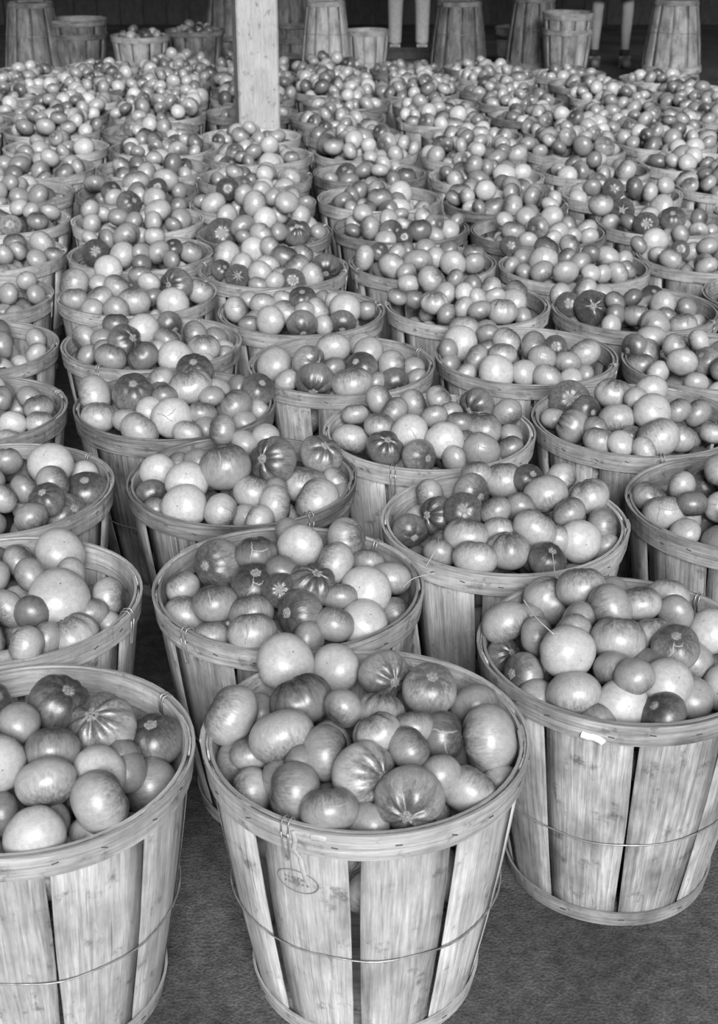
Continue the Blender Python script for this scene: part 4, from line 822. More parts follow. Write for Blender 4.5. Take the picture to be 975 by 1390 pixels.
V:-109 -85 -110 36.0;53 4 -110 29.2;126 5 -110 35.9;100 -58 -110 32.7;-14 48 -110 36.6;-139 63 -110 36.8;-93 -14 -110 30.4;-90 123 -110 31.0;-41 -45 -110 33.7;-8 139 -110 30.4;68 72 -110 34.0;2 -156 -110 32.5;103 125 -110 32.5;61 -134 -88 37.3;124 67 -77 34.8;-56 -150 -83 35.2;6 -87 -110 31.8;-85 34 -72 34.6;34 114 -69 36.3;45 -57 -67 37.0;-151 -29 -110 29.3;153 -43 -67 37.5;-40 128 -60 33.7;43 45 -59 32.4;-50 -88 -68 29.9;-99 -30 -48 37.1;3 -12 -34 36.9;-111 112 -53 33.5;98 -0 -48 35.6;-57 66 -25 31.5;98 -93 -56 29.9;-165 16 -74 31.5;-100 -114 -43 34.4;-6 -145 -42 33.0;18 53 -6 29.8;96 130 -51 29.7;-57 9 -6 32.1;-148 -70 -62 30.7;160 18 -50 29.3;68 84 -19 32.6;1 -69 -7 29.5
W:16 47 -110 32.3;-96 -64 -110 34.5;-81 64 -110 31.3;83 18 -110 32.2;44 -89 -110 32.1;-20 -90 -110 33.4;54 135 -110 31.6;-12 152 -110 29.9;-100 -2 -110 29.1;120 86 -110 33.6;127 -98 -110 32.0;156 -4 -110 36.5;-36 -24 -110 37.6;-109 116 -92 34.0;77 -143 -110 29.5;-157 -23 -110 35.2;-29 72 -80 30.0;24 -0 -73 31.6;5 -138 -70 37.1;98 -47 -110 29.6;-85 -131 -110 30.0;-118 48 -66 31.4;78 74 -66 32.0;-120 -108 -63 36.7;143 51 -63 32.8;14 -70 -64 29.9;96 -105 -58 31.8;-53 139 -70 31.6;25 142 -56 33.6;-87 -29 -56 33.4;82 -30 -55 33.2;-33 21 -47 34.3;-45 -79 -55 32.1;-158 -55 -57 29.7;23 47 -25 34.2;148 -68 -59 34.0;-2 -13 4 37.8;48 -95 -25 30.5;104 127 -54 31.9;-59 88 -32 31.9;-80 37 -12 29.5;-135 2 -34 30.3;87 30 -27 30.5
X:-37 -46 -110 35.2;5 105 -110 32.1;82 107 -110 35.8;-36 56 -110 33.6;-8 -152 -110 33.6;-135 30 -110 31.1;116 -24 -110 35.9;89 -105 -110 36.3;43 17 -110 36.8;121 47 -110 37.0;-119 -77 -110 31.9;-90 120 -110 31.6;-60 -120 -82 37.8;20 -99 -85 34.5;-9 157 -74 35.9;-81 17 -77 36.7;136 -89 -61 37.4;-148 -23 -87 31.3;-130 83 -73 36.7;-11 21 -62 34.8;62 66 -62 33.4;-125 -69 -47 35.8;54 -38 -69 36.3;52 145 -59 30.7;-80 143 -51 36.2;-9 -55 -54 29.1;48 -148 -62 30.0;-15 88 -48 37.5;-81 -23 -26 32.0;142 79 -55 32.9;32 53 -13 29.0;101 -11 -35 31.7;-158 25 -49 33.4;-11 -7 -6 31.0;166 7 -89 30.3;-11 -158 -51 29.0;-73 65 -28 30.5;-46 -86 -24 30.8
Y:-105 71 -110 32.0;-5 137 -110 31.2;80 -68 -110 29.7;16 -93 -110 34.9;-56 -108 -110 29.6;-139 4 -110 29.4;-30 -36 -110 32.9;-128 -84 -110 29.0;85 127 -110 33.6;155 -14 -110 36.7;-78 141 -110 33.1;146 67 -110 31.9;51 25 -110 37.5;-29 72 -110 37.7;10 -155 -80 37.4;36 -39 -82 32.9;-64 17 -110 30.8;47 77 -64 35.6;-80 -69 -71 33.4;-55 -150 -72 30.0;131 -70 -75 35.5;22 166 -66 31.5;82 -137 -110 35.3;-162 46 -80 30.5;-7 31 -55 37.6;111 15 -76 29.7;-44 157 -60 33.6;-101 10 -57 37.4;65 -127 -46 35.6;102 123 -50 31.9;6 -69 -38 32.2;69 4 -30 37.1;2 113 -35 32.5;-116 91 -51 34.8;-52 -32 -27 33.7;160 3 -48 30.9;-163 -36 -79 29.5;-52 38 -7 32.2;126 67 -54 30.4;-104 -128 -52 30.2;-61 95 -25 29.5;-50 -100 -29 30.1
Z:79 0 -110 30.4;-76 139 -110 32.7;42 -109 -110 37.4;-4 14 -110 34.5;-77 -104 -110 33.1;-6 123 -110 37.9;-123 39 -110 37.7;91 85 -110 29.8;-121 -39 -110 36.5;142 -30 -110 33.6;153 44 -110 29.7;-22 -70 -110 29.3;40 50 -74 35.8;-12 -156 -110 29.0;108 -102 -96 34.2;-45 -17 -72 33.0;70 144 -110 31.3;-60 57 -89 34.3;27 -163 -64 34.9;-164 -0 -72 34.5;16 -63 -62 35.6;115 109 -65 29.4;89 -40 -71 29.3;116 46 -63 33.1;24 166 -73 29.8;-85 127 -45 37.5;-131 -104 -83 30.4;-129 96 -81 30.2;-61 -137 -56 35.4;-82 -68 -60 32.2;146 -31 -43 37.2;-27 29 -28 36.5;79 -4 -21 36.5;-5 101 -44 35.2;60 110 -31 34.8;-55 -36 -16 30.1;-95 9 -40 34.8;-31 157 -62 29.4;-5 -111 -23 32.8;97 -85 -29 36.1;35 58 -5 31.3
AB:4 43 -110 33.4;-3 119 -110 33.6;-90 127 -110 34.6;-34 -142 -110 36.5;90 -1 -110 31.0;39 -138 -110 35.7;-118 -6 -110 35.1;28 -66 -110 38.0;150 -61 -110 33.1;-66 -52 -110 37.1;112 -117 -110 33.8;68 102 -110 37.1;-116 64 -110 30.3;-133 -86 -110 36.6;159 24 -110 31.4;-76 32 -73 36.2;39 3 -70 36.4;-18 -92 -65 34.7;142 69 -67 36.4;26 148 -58 36.3;68 -121 -55 32.1;-27 -8 -84 30.6;-80 -122 -68 32.5;-149 -27 -57 33.5;96 137 -65 29.8;-47 116 -67 31.2;100 -61 -77 29.7;166 -19 -71 29.3;-118 116 -56 30.7;28 79 -46 37.6;-66 -50 -40 36.7;37 -61 -42 34.3;-44 60 -18 36.9;-8 -24 -9 37.1;-107 8 -23 30.6;89 -4 -31 30.9;-134 60 -49 30.9;39 25 -7 33.7;92 79 -31 29.6;18 -154 -49 30.5;142 -93 -60 29.0
AC:-22 53 -110 35.3;100 68 -110 36.1;-76 -25 -110 29.4;-139 7 -110 35.5;149 -6 -110 29.5;25 -5 -110 32.4;-111 72 -110 36.7;39 142 -110 36.5;-111 -81 -110 29.7;84 -119 -110 35.8;-22 -113 -110 35.4;79 -40 -110 34.7;-51 119 -110 32.6;21 -160 -95 33.8;139 -64 -95 34.5;41 -83 -83 29.3;-27 -29 -79 31.3;-158 52 -70 31.4;-75 -120 -67 36.8;-70 38 -64 36.1;157 57 -81 31.8;-17 162 -79 33.7;19 91 -72 33.3;79 131 -54 37.0;82 27 -58 36.8;-97 -59 -51 33.7;-88 121 -57 35.1;63 -41 -42 36.2;-28 -11 -17 37.3;-32 108 -25 34.0;-1 -70 -41 33.4;61 -138 -50 33.7;28 49 -22 35.6;146 6 -51 31.6;-156 -32 -62 31.8;-128 16 -30 34.7;-27 -163 -59 29.6
AJ:107 -95 -110 36.7;-25 69 -110 32.8;-34 -152 -110 31.8;40 -37 -110 33.5;3 -96 -110 37.7;-122 -73 -110 36.5;-91 4 -110 36.7;117 -14 -110 30.5;-95 125 -110 35.2;101 114 -110 32.0;48 32 -110 35.1;-157 44 -110 32.2;-40 -30 -82 33.9;55 -116 -75 31.8;35 149 -110 37.9;55 96 -67 37.1;150 38 -110 29.7;-87 -123 -83 33.7;-32 153 -89 36.5;157 -39 -66 37.3;89 42 -65 29.6;-134 98 -65 33.9;-153 -20 -83 34.4;38 -57 -49 34.0;-64 73 -58 35.1;130 87 -66 30.8;146 25 -50 33.0;14 0 -69 30.7;-126 34 -49 35.3;-19 -163 -49 34.8;111 -122 -53 30.2;-7 121 -37 33.4;-90 -63 -48 37.8;-25 -99 -50 32.0;9 56 -33 36.0;-18 4 -0 34.8;64 7 -27 31.2;-86 138 -49 31.3;-75 -1 -40 29.8;102 -65 -48 30.0
AK:-123 -5 -110 29.5;-55 3 -110 36.8;46 76 -110 35.4;-40 -129 -110 36.2;39 -97 -110 32.5;-84 123 -110 32.4;94 -47 -110 30.2;35 148 -110 38.0;45 -9 -110 34.4;149 41 -110 37.5;-120 -86 -110 34.8;-20 95 -110 29.4;-99 57 -110 33.1;104 108 -107 34.4;151 -26 -83 37.8;-13 -47 -84 37.6;17 39 -59 37.5;94 50 -69 35.3;86 -112 -66 37.0;-159 16 -62 37.5;-25 150 -77 34.4;-85 -43 -74 31.9;-48 76 -61 33.2;-110 105 -58 32.0;42 -37 -41 36.9;19 -127 -57 35.1;-69 -112 -51 35.2;-84 16 -49 35.5;-152 -45 -79 29.1;88 128 -49 32.4;15 104 -43 33.3;81 19 -10 36.4;-27 -52 -19 33.5;-18 33 -5 30.2;-129 -90 -46 32.0;109 -36 -32 32.0;-115 -32 -25 29.4
AO:-46 22 -110 31.1;8 111 -110 34.8;35 9 -110 37.1;148 51 -110 33.9;-124 -66 -110 33.7;-41 -59 -110 35.4;42 -69 -110 33.7;121 -44 -110 30.7;88 100 -110 33.5;-144 25 -110 33.6;-1 -160 -110 32.4;-40 146 -79 35.9;69 -136 -110 32.2;-85 95 -110 33.7;-58 -129 -110 31.3;-36 71 -68 37.7;-99 -5 -72 35.9;107 -1 -69 33.3;38 147 -63 35.8;62 56 -68 35.2;-162 -28 -77 33.0;-106 -113 -71 33.5;-6 -124 -58 33.9;-138 71 -68 32.7;61 -102 -54 37.7;4 -23 -59 33.8;60 -21 -22 37.7;-55 -72 -46 34.4;139 89 -59 32.9;117 -66 -28 37.2;-52 7 -24 35.9;163 -9 -39 33.9;-99 129 -53 33.6;47 45 -8 31.0;92 -132 -3 32.5;137 56 -6 32.7;121 -3 10 34.0;132 -98 -97 29.6;85 109 -34 33.3;-16 56 -8 30.6
AN:122 55 -110 37.1;-108 -112 -110 32.9;59 -152 -110 29.3;-110 17 -110 37.7;-35 26 -110 35.0;50 38 -110 32.0;148 -55 -110 31.9;6 136 -110 35.7;-19 -50 -110 36.8;73 -47 -110 29.7;-108 114 -110 35.3;-17 -130 -110 30.0;-141 -54 -110 35.2;-149 70 -81 35.3;40 -13 -67 37.9;82 109 -88 37.0;-6 67 -65 36.0;69 -97 -86 29.3;151 -6 -70 34.8;7 -162 -62 35.4;-67 -27 -63 37.9;-46 -98 -63 37.1;-43 140 -60 37.7;33 164 -59 32.0;120 -66 -57 32.7;-157 -7 -73 29.8;-120 -84 -55 33.4;-78 66 -78 32.4;78 52 -50 35.8;42 -74 -41 30.6;34 89 -18 33.1;-39 18 -16 36.6;-7 -47 -14 35.5;119 -109 -110 29.2;65 -14 -5 32.8;137 86 -53 32.9;93 -140 -56 31.4;-59 93 -20 29.8;-0 -108 -20 29.4
AM:-94 -46 -110 30.4;33 -83 -110 31.6;-21 58 -110 35.4;101 58 -110 37.1;-89 58 -110 30.6;68 143 -110 36.6;67 -12 -110 36.7;-153 46 -110 30.1;107 -86 -110 32.0;-98 -124 -110 35.8;-40 -27 -88 33.8;38 92 -75 36.2;11 -146 -110 37.1;-151 -30 -92 34.7;-46 151 -110 36.9;152 -2 -110 36.0;11 153 -58 36.8;-58 97 -76 31.2;-40 -103 -81 36.0;11 8 -84 31.2;60 -117 -61 37.0;-103 12 -79 29.7;127 -111 -59 30.9;114 -30 -70 29.6;-129 -91 -59 35.3;39 -48 -56 36.4;160 43 -64 32.7;-120 95 -67 35.1;118 110 -79 29.5;-79 -51 -48 30.6;-10 -151 -42 36.3;95 23 -58 29.1;-42 37 -56 29.6;79 125 -40 30.6;57 59 -20 34.0;-24 -77 -19 36.6;-15 -5 -25 31.7;-29 97 -19 36.2;164 -27 -43 30.6;-107 48 -29 29.9;124 11 -11 30.1;41 -89 -3 33.2;138 91 -26 33.4;103 -81 -16 30.4;4 48 14 33.3
N:-3 128 -160 33.0;-28 -108 -160 35.7;109 -29 -160 30.7;-80 101 -160 33.7;-101 -10 -160 30.7;42 -102 -160 36.2;-32 13 -160 35.5;29 -24 -160 35.7;99 86 -160 30.2;46 88 -128 35.5;-115 -81 -160 32.1;106 -94 -143 34.3;-49 -50 -131 36.5;128 33 -141 35.8;-133 -44 -119 29.4;-132 81 -124 36.5;-22 74 -124 36.7;8 -146 -117 35.3;-95 -119 -111 36.3;-24 156 -103 37.1;155 -30 -123 31.7;54 -54 -111 30.0;113 102 -103 34.0;55 23 -124 31.6;-81 30 -113 37.6;10 13 -79 37.1;109 -20 -85 31.8;-149 16 -137 31.8;50 141 -83 37.7;-75 102 -91 35.3;55 -112 -89 32.1;71 56 -80 29.3;-72 -66 -67 36.4;151 33 -78 34.9;4 -74 -81 35.4;135 -76 -91 30.4;-131 12 -76 30.8;-46 53 -64 29.8;27 -164 -58 32.6;-45 -144 -68 38.0;27 91 -44 33.3;72 6 -40 35.8;57 143 -160 30.3;98 99 -39 34.7;-149 -58 -65 32.1;69 -58 -54 32.8;-142 75 -59 33.4;-23 150 -33 36.8;-9 -48 -20 35.7;-107 -115 -35 35.7;-115 28 -20 33.0;124 -104 -39 33.1;-88 96 -29 31.8;29 -109 -23 35.4;50 160 -22 30.1;-8 39 -20 33.1;69 56 2 32.6;118 -47 -18 31.4;-72 -6 -49 29.6;-14 -167 -13 31.5;-87 -53 -1 36.0;-37 -105 -6 32.7;-34 89 6 32.0;54 -52 10 36.6;41 114 9 29.3;-30 35 39 33.2;-157 -53 -6 30.5;-6 -35 43 32.6;36 15 29 30.1;-84 -0 32 29.2
O:58 -61 -160 29.0;-27 8 -160 32.3;97 16 -160 34.6;-68 -50 -160 29.5;-81 80 -160 34.4;-84 -123 -160 35.9;43 125 -160 35.2;-4 -61 -160 32.0;36 52 -160 37.5;-52 147 -160 30.6;2 -147 -160 37.4;125 -66 -160 35.3;-146 21 -160 30.6;134 66 -160 30.1;-140 -57 -160 35.5;30 -8 -130 34.0;65 -128 -144 33.0;-103 34 -119 32.8;96 122 -126 31.9;145 -12 -123 36.0;-32 -103 -125 31.5;-9 93 -124 36.8;-99 -76 -119 29.1;-152 -15 -109 35.0;42 -78 -106 33.0;-94 117 -107 35.8;-58 -10 -106 35.1;77 49 -109 31.4;124 84 -84 33.7;-5 32 -104 29.0;35 -157 -96 33.8;-29 156 -105 32.8;111 -72 -100 29.9;102 -129 -98 29.7;58 149 -88 31.3;73 -1 -79 30.2;-34 -155 -89 34.9;-19 -66 -77 33.5;-57 73 -70 36.0;-147 61 -78 36.9;-72 -107 -81 29.8;15 -11 -71 30.3;-107 -35 -63 36.0;130 18 -61 35.8;33 45 -52 34.9;72 104 -56 29.5;6 163 -57 30.3;47 -109 -54 31.6;-134 -104 -86 29.2;162 -41 -67 33.1;99 -55 -44 32.7;-20 -131 -32 31.8;-50 19 -29 35.8;-95 -119 -26 34.1;-45 140 -51 29.0;107 -125 -40 32.1;-54 -55 -27 31.4;-142 8 -25 34.1;30 -45 -19 37.2;-123 91 -21 35.8;79 24 -7 37.2;33 -157 -23 29.9;42 133 -7 38.0;-8 91 -33 30.8;-144 -70 -27 29.8;73 -93 -0 32.2;-28 69 19 31.7;-27 -18 25 37.2;-7 -95 17 32.9;-85 -74 23 33.7
P:-157 42 -110 32.0;139 47 -110 37.6;-42 -45 -110 32.5;117 -95 -110 30.7;36 130 -110 29.7;-129 -15 -110 30.7;57 -13 -110 36.4;-41 100 -110 36.2;-21 -139 -110 36.3;136 -26 -110 30.5;-77 -99 -110 33.5;-71 16 -110 33.0;35 75 -84 34.2;63 -136 -110 34.3;-124 110 -110 29.9;-82 143 -85 31.3;0 -76 -83 29.7;103 123 -110 29.3;-19 20 -81 30.0;-11 152 -78 34.4;85 -63 -65 36.8;-108 -56 -72 32.1;118 94 -60 33.6;77 26 -61 32.5;-116 44 -64 32.9;-147 -76 -110 29.1;-32 72 -49 35.6;138 -4 -53 34.3;71 142 -68 29.7;-60 -17 -60 30.8;-56 -152 -53 35.9;21 -135 -59 33.7;140 -87 -35 34.3;25 3 -26 37.2;96 -134 -55 32.8;18 108 -21 36.3;-117 110 -50 31.9;-154 -4 -44 35.2;-37 -87 -32 37.4;-55 129 -36 29.5;88 63 -12 33.5;-120 -114 -72 29.3;-125 -74 -12 36.5;65 -116 -6 30.8;-82 45 -7 37.3
Q:-128 96 -110 30.6;89 31 -110 30.2;-108 28 -110 34.9;4 -49 -110 32.6;-106 -117 -110 34.1;19 138 -110 35.8;-97 -45 -110 31.8;86 -90 -110 36.1;86 112 -110 33.3;-36 66 -110 32.6;129 -33 -110 37.0;-37 -130 -110 31.0;157 30 -110 34.9;-154 -15 -86 36.6;-64 150 -110 30.1;41 -141 -101 36.2;-48 -36 -78 30.3;49 51 -67 35.3;72 -26 -76 33.6;136 98 -79 30.6;11 -97 -63 33.2;-51 107 -68 31.0;-46 27 -58 36.4;129 -106 -66 30.9;-28 -147 -54 31.0;-106 67 -61 30.8;15 -5 -59 32.1;121 10 -53 35.1;-23 160 -48 36.0;58 112 -48 32.2;-81 -94 -54 34.9;70 -81 -44 33.7;-108 -13 -33 37.4;3 80 -30 33.7;-27 -56 -21 36.7;-147 56 -11 37.5;-72 120 -13 32.9;52 -136 -23 31.1;37 -19 0 36.1;-66 -133 -0 36.6;67 56 -6 31.6;-42 17 9 35.4;33 157 -6 37.7;1 -143 6 30.9;-89 -67 11 37.7
R:-23 -37 -110 35.3;118 -95 -110 30.9;64 45 -110 30.9;115 111 -110 32.6;49 -86 -110 35.6;-17 72 -110 29.9;-66 35 -110 34.7;-76 -146 -110 29.7;-134 -42 -110 33.8;116 -28 -110 29.0;-77 -82 -110 29.3;-96 95 -110 34.7;41 126 -110 36.8;-155 35 -110 31.8;31 -15 -79 34.2;-35 -105 -75 33.2;35 -156 -110 34.2;130 36 -110 38.0;24 65 -63 36.2;80 -119 -66 30.6;-113 20 -64 36.1;-39 137 -110 36.6;162 -22 -79 29.4;-73 -46 -61 34.7;-1 147 -57 32.8;-15 -165 -72 32.4;81 -52 -63 33.2;-129 -101 -84 34.0;94 77 -64 31.8;-63 81 -52 36.7;31 -142 -43 29.3;136 16 -37 36.5;12 -72 -45 35.5;-35 17 -53 36.2;-126 97 -40 32.8;-65 -93 -12 37.9;52 -4 -23 30.0;-147 -15 -20 33.5;-59 148 -27 36.3;-11 68 -10 30.4;-81 5 -9 31.6;26 118 -7 34.2;51 -108 6 37.4;-20 -160 -10 33.6;42 67 29 33.5"""
def rand_ty(g):
    u = g.uniform(); t = 'P' if u < .13 else ('L' if u < .50 else ('M' if u < .81 else 'D'))
    if t != 'P':
        if g.uniform() < .22: t += str(g.integers(0, 13)) + 's'
        elif g.uniform() < .7: t += str(g.integers(1, 13))
        if g.uniform() < .2: t += 'r'
    return t
for ln in FILL.strip().split('\n'):
    bn, rest = ln.split(':'); bx, by = BPOS[bn]
    for e in rest.split(';'):
        x, y, z, r = [float(v) / 1000 for v in e.split()]
        seed += 1; g = np.random.default_rng(seed)
        add_stuff(np.array([bx + x, by + y, RIM + z]), r, rand_ty(g), GL, g)
HEAPS = """-69 -48 -60 43.5;-25 49 -60 32.1;49 -64 -60 44.2;-148 -16 -60 45.7;54 85 -60 42.6;-90 110 -60 40.3;129 -81 -41 44.0;-89 -130 -60 38.5;145 74 -60 36.8;83 -137 -60 34.2;-18 -126 -36 40.8;38 11 -27 43.0;-11 141 -60 43.2;153 -11 -60 31.8;-117 44 -16 38.6;99 122 -13 35.9;104 46 -15 34.3;-24 73 7 42.5;-19 -49 -1 38.4;-87 -100 12 44.0;-57 145 3 39.2;57 -151 -2 34.1;64 -52 23 45.2;-77 -9 1 33.1;48 65 28 37.0;152 3 -1 32.2;38 135 6 33.0;7 -6 46 33.8
-92 -59 -60 45.2;69 -45 -60 31.7;-19 31 -60 37.6;67 42 -60 45.6;-75 93 -60 42.0;-51 -157 -60 33.0;86 -132 -60 40.5;0 148 -60 40.3;10 -37 -20 43.5;147 18 -60 32.6;14 -151 -60 34.7;104 125 -60 39.4;37 -110 -10 36.6;-144 11 -60 39.8;-71 154 -22 33.7;161 -30 -20 34.8;-73 11 -18 37.5;149 63 -15 35.0;25 88 -18 34.0;85 -46 6 40.2;-79 -129 -12 33.2;-57 -68 8 35.7;76 124 5 35.3;6 -164 13 33.3;-152 -29 5 41.0;-91 83 18 42.8;-177 54 23 41.3;86 -142 39 44.0;-126 159 18 33.4;72 29 15 35.0;-8 167 8 34.8;147 121 18 32.8;-159 -116 23 41.9;-24 47 15 35.8;173 37 42 35.1;7 -5 64 45.8;154 -60 49 45.0;2 109 56 44.6;-45 -135 47 37.9;61 189 27 38.8;-83 -16 51 40.7;61 -60 69 32.0;-69 150 48 34.9;106 12 76 40.1;112 88 59 33.7;148 -81 -60 32.4;-54 40 85 34.2;-23 -96 -60 31.7;-14 -83 76 33.0;-106 -86 56 31.3;-143 98 -45 31.0
-130 -78 -60 33.4;33 -95 -60 36.0;-89 27 -60 38.2;-3 132 -60 42.4;149 -47 -60 42.8;37 34 -60 39.4;-73 -131 -60 41.1;74 102 -60 41.9;-17 -25 -60 34.1;-95 126 -60 38.0;-150 -14 -30 43.4;-142 74 -33 40.0;1 -153 -60 32.3;102 -118 -43 42.3;-24 42 -21 37.2;105 3 -16 41.9;-70 -49 -22 38.9;124 78 -6 38.8;-16 -129 6 44.3;47 -53 -6 37.5;79 135 1 31.1;-40 137 8 39.0;54 52 26 45.0;-95 12 21 39.7;-7 -0 34 38.2;-100 -111 5 36.0;23 160 -1 31.2;-66 76 21 32.3
14 87 -60 35.7;-142 32 -60 45.8;12 -122 -60 40.2;128 39 -60 45.0;136 -48 -60 35.6;-106 112 -60 37.6;-56 -101 -60 31.9;-127 -71 -60 32.8;7 -4 -60 42.1;-71 -8 -56 39.6;118 -120 -60 33.0;-44 147 -60 32.5;35 151 -27 43.4;79 -25 -22 40.0;-72 71 -4 44.0;75 51 7 45.5;167 -14 -15 32.0;-43 -156 -27 35.8;-15 -70 -6 43.9;84 -140 -2 40.8;-111 -119 -15 38.5;-18 8 11 37.6;-142 2 8 32.4;-89 145 -2 34.6;-24 125 11 33.3;-151 116 23 42.1;-48 -140 47 44.1;101 173 24 43.3;180 46 25 44.8;-142 -72 35 40.2;106 -77 38 41.3;192 -62 20 35.8;99 116 -60 38.7;24 -168 26 35.0;-184 48 20 34.0;23 -23 56 34.7;119 -1 50 38.6;-83 -11 40 40.0;-44 199 20 36.4;9 69 41 34.7;155 -129 20 35.9;-30 30 82 38.4;22 133 52 32.6;-39 -60 76 38.6;124 99 41 34.3;-110 59 57 32.6;-47 96 62 33.0;33 -91 46 33.7
-26 -68 -60 43.6;-60 -156 -60 32.1;46 -102 -60 38.4;20 28 -60 36.1;-79 65 -60 38.0;118 93 -60 37.2;-115 -103 -60 45.0;8 126 -60 39.7;-107 -24 -60 36.8;79 -34 -60 37.0;141 36 -15 42.6;127 -89 -60 37.5;-140 42 -20 42.4;165 -24 -60 31.2;-39 86 5 45.7;73 118 -5 42.3;1 -137 -13 39.3;-64 -7 -2 41.5;18 -34 -3 40.1;83 -119 3 41.0;-136 -46 2 38.9;-22 160 -10 31.5;-94 130 -39 34.9;122 -47 -3 36.9;-37 -68 33 37.8;71 47 -26 31.2;29 40 23 37.2;-69 -128 -1 36.4;79 -8 32 34.5
63 -3 -60 40.6;141 -78 -60 34.8;-9 -139 -60 35.4;-75 -77 -60 33.7;-67 78 -60 36.2;30 89 -60 43.0;56 -110 -60 38.7;-26 10 -60 34.3;139 89 -60 34.4;140 2 -38 43.9;-112 26 -60 33.7;-20 156 -60 42.6;-166 4 -34 33.4;-113 95 1 45.9;-86 -25 -9 43.6;93 84 -0 45.1;-118 -119 -41 33.0;87 -66 -17 33.6;-22 -56 -35 32.1;-59 -152 -9 41.4;28 -19 7 40.8;41 141 -11 33.1;-18 42 -2 36.6;139 -45 25 39.3;23 -138 10 45.9;-31 164 15 38.0;-58 -90 30 35.3;174 43 17 31.6;-153 -37 17 33.3;-129 20 27 32.6;-35 -12 43 34.6;-157 -57 -60 31.5;100 -124 4 32.1;-142 -101 17 31.3;118 23 30 31.5;7 104 32 36.1;79 148 -60 32.8
52 14 -60 45.7;-94 -44 -60 36.6;-78 42 -60 38.4;115 -93 -60 33.0;39 -98 -60 42.1;-11 106 -60 42.5;69 103 -60 33.2;151 -11 -60 45.1;-92 114 -60 37.7;-96 -110 -21 44.6;-23 13 -34 32.3;-27 -150 -60 44.7;141 77 -60 37.8;14 161 -19 33.9;-158 -10 -60 39.4;121 39 -1 39.5;-146 58 -25 42.5;-24 -64 -36 38.1;85 -44 -12 40.6;87 -125 2 45.2;-56 129 2 39.8;35 67 7 45.7;-139 1 23 36.5;-66 34 22 45.3;4 -155 8 34.2;-3 -52 31 36.5;52 -0 51 40.3;-85 -48 27 39.6;74 144 -3 34.2;156 -32 11 32.7;-148 -59 -14 32.2;-37 -110 22 31.7
-143 20 -60 40.7;-59 -70 -60 39.3;7 17 -60 39.3;48 118 -60 33.5;95 8 -60 34.8;-60 147 -60 34.5;25 -102 -60 40.9;100 -92 -60 33.4;155 -24 -47 37.8;-78 63 -60 40.4;-152 -62 -60 36.9;-68 -142 -60 34.1;162 42 -60 31.4;123 88 -31 39.3;19 -37 -1 45.8;-107 115 -22 34.5;-17 76 -27 33.8;-49 14 -3 43.5;-112 -67 -7 32.6;-27 -149 3 45.3;70 41 2 43.3;-7 153 -12 41.5;-156 -10 12 42.4;100 -50 -10 35.1;66 152 24 43.9;-59 -57 39 42.9;158 22 1 32.0;107 -144 23 41.9;162 -95 18 32.8;-143 -127 20 36.7;-149 87 18 33.3;-40 114 44 37.5;76 -17 52 37.5;30 -105 34 35.8;168 97 19 31.8;-83 165 19 34.4;-87 53 44 32.1;15 64 52 38.5;78 -153 -60 31.6;145 -29 34 33.2;45 -182 18 33.6"""
heaps = [[tuple(float(v) / 1000 for v in e.split()) for e in ln.split(';')] for ln in HEAPS.strip().split('\n')]
have = set(ln.split(':')[0] for ln in HAND.strip().split('\n'))
def heap_in(bx, by, k, grid, dz=0.0, top=RIM):
    global seed
    g0 = random.Random(k * 7 + 1); a = g0.uniform(0, 6.28); h = heaps[g0.randrange(len(heaps)) if k < 900 else 6]; c, s = math.cos(a), math.sin(a)
    fl = g0.choice((-1, 1))
    for (x, y, z, r) in h:
        seed += 1; g = np.random.default_rng(seed); x *= fl
        p = np.array([bx + c * x - s * y, by + s * x + c * y, top + z + dz])
        add_stuff(p, r * g.uniform(.97, 1.03), rand_ty(g), grid, g)
for k, (n, (bx, by)) in enumerate(BPOS.items()):
    if n in have: continue
    heap_in(bx, by, k, GM if by < 5.3 else (GL if by < 7 else GT), -.01)

# ------------------------------------------------------------------ things along the back
GB = 'baskets standing along the back of the shed'
BACK = """inv|-2.390|10.7|1.0 1.25|2|2|weathered upturned basket in the stack at the far back left
up|-2.082|10.8|1.0 1.0|2|2|dark upright basket at back, left of the pale tomato basket
up|-1.614|10.75|0.95 0.97|0|1|pale basket of tomatoes at the back, standing clear of the files
up|-1.247|11.1|1.0 0.98|2|1|dark basket of tomatoes at the back, just left of the post
inv|-1.032|11.9|1.0 1.25|2|3|upturned dark basket stacked behind the timber post
inv|-0.601|12.9|1.0 1.25|2|3|upturned basket in the dark stack right of the post
inv|-0.244|10.8|0.86 1.25|0|2|pale upturned basket in the bright stack right of the post
up|0.064|11.0|0.74 1.0|0|1|narrow upright basket at the back beside the bright upturned stack
inv|0.738|10.8|0.98 1.25|2|2|upturned basket in the broad stack at the back centre
inv|1.326|11.15|0.95 1.25|2|2|upturned basket in the stack behind the back upright basket
up|1.514|10.62|0.82 1.12|1|2|upright basket at the back, nested with another
inv|2.349|10.9|1.0 1.25|1|2|upturned basket in the stack at the far back right"""
for k, ln in enumerate(BACK.strip().split('\n')):
    kind, x, y, sc, w, n, lab = ln.split('|')
    x, y, n = float(x), float(y), int(n); sc, hz = [float(v) for v in sc.split()]
    for q in range(n):
        sd = 300 + k * 10 + q
        l = lab if n == 1 else lab + ', ' + ORD[q] + ' up'
        if kind == 'up':
            basket('bushel_basket', (x, y, q * .1 * hz), random.Random(sd).uniform(0, 6), int(w), l, GB, 1, None, (sc, sc, hz), sd)
        else:
            basket('bushel_basket', (x, y, RIM * hz + q * .1 * hz), 0, int(w), l, GB, 1, (math.pi, 0, random.Random(sd).uniform(0, 6)), (sc, sc, hz), sd)
    if kind == 'up' and 'tomatoes' in lab: heap_in(x, y, 900 + k, GT, -.015, RIM * hz + (n - 1) * .1 * hz)

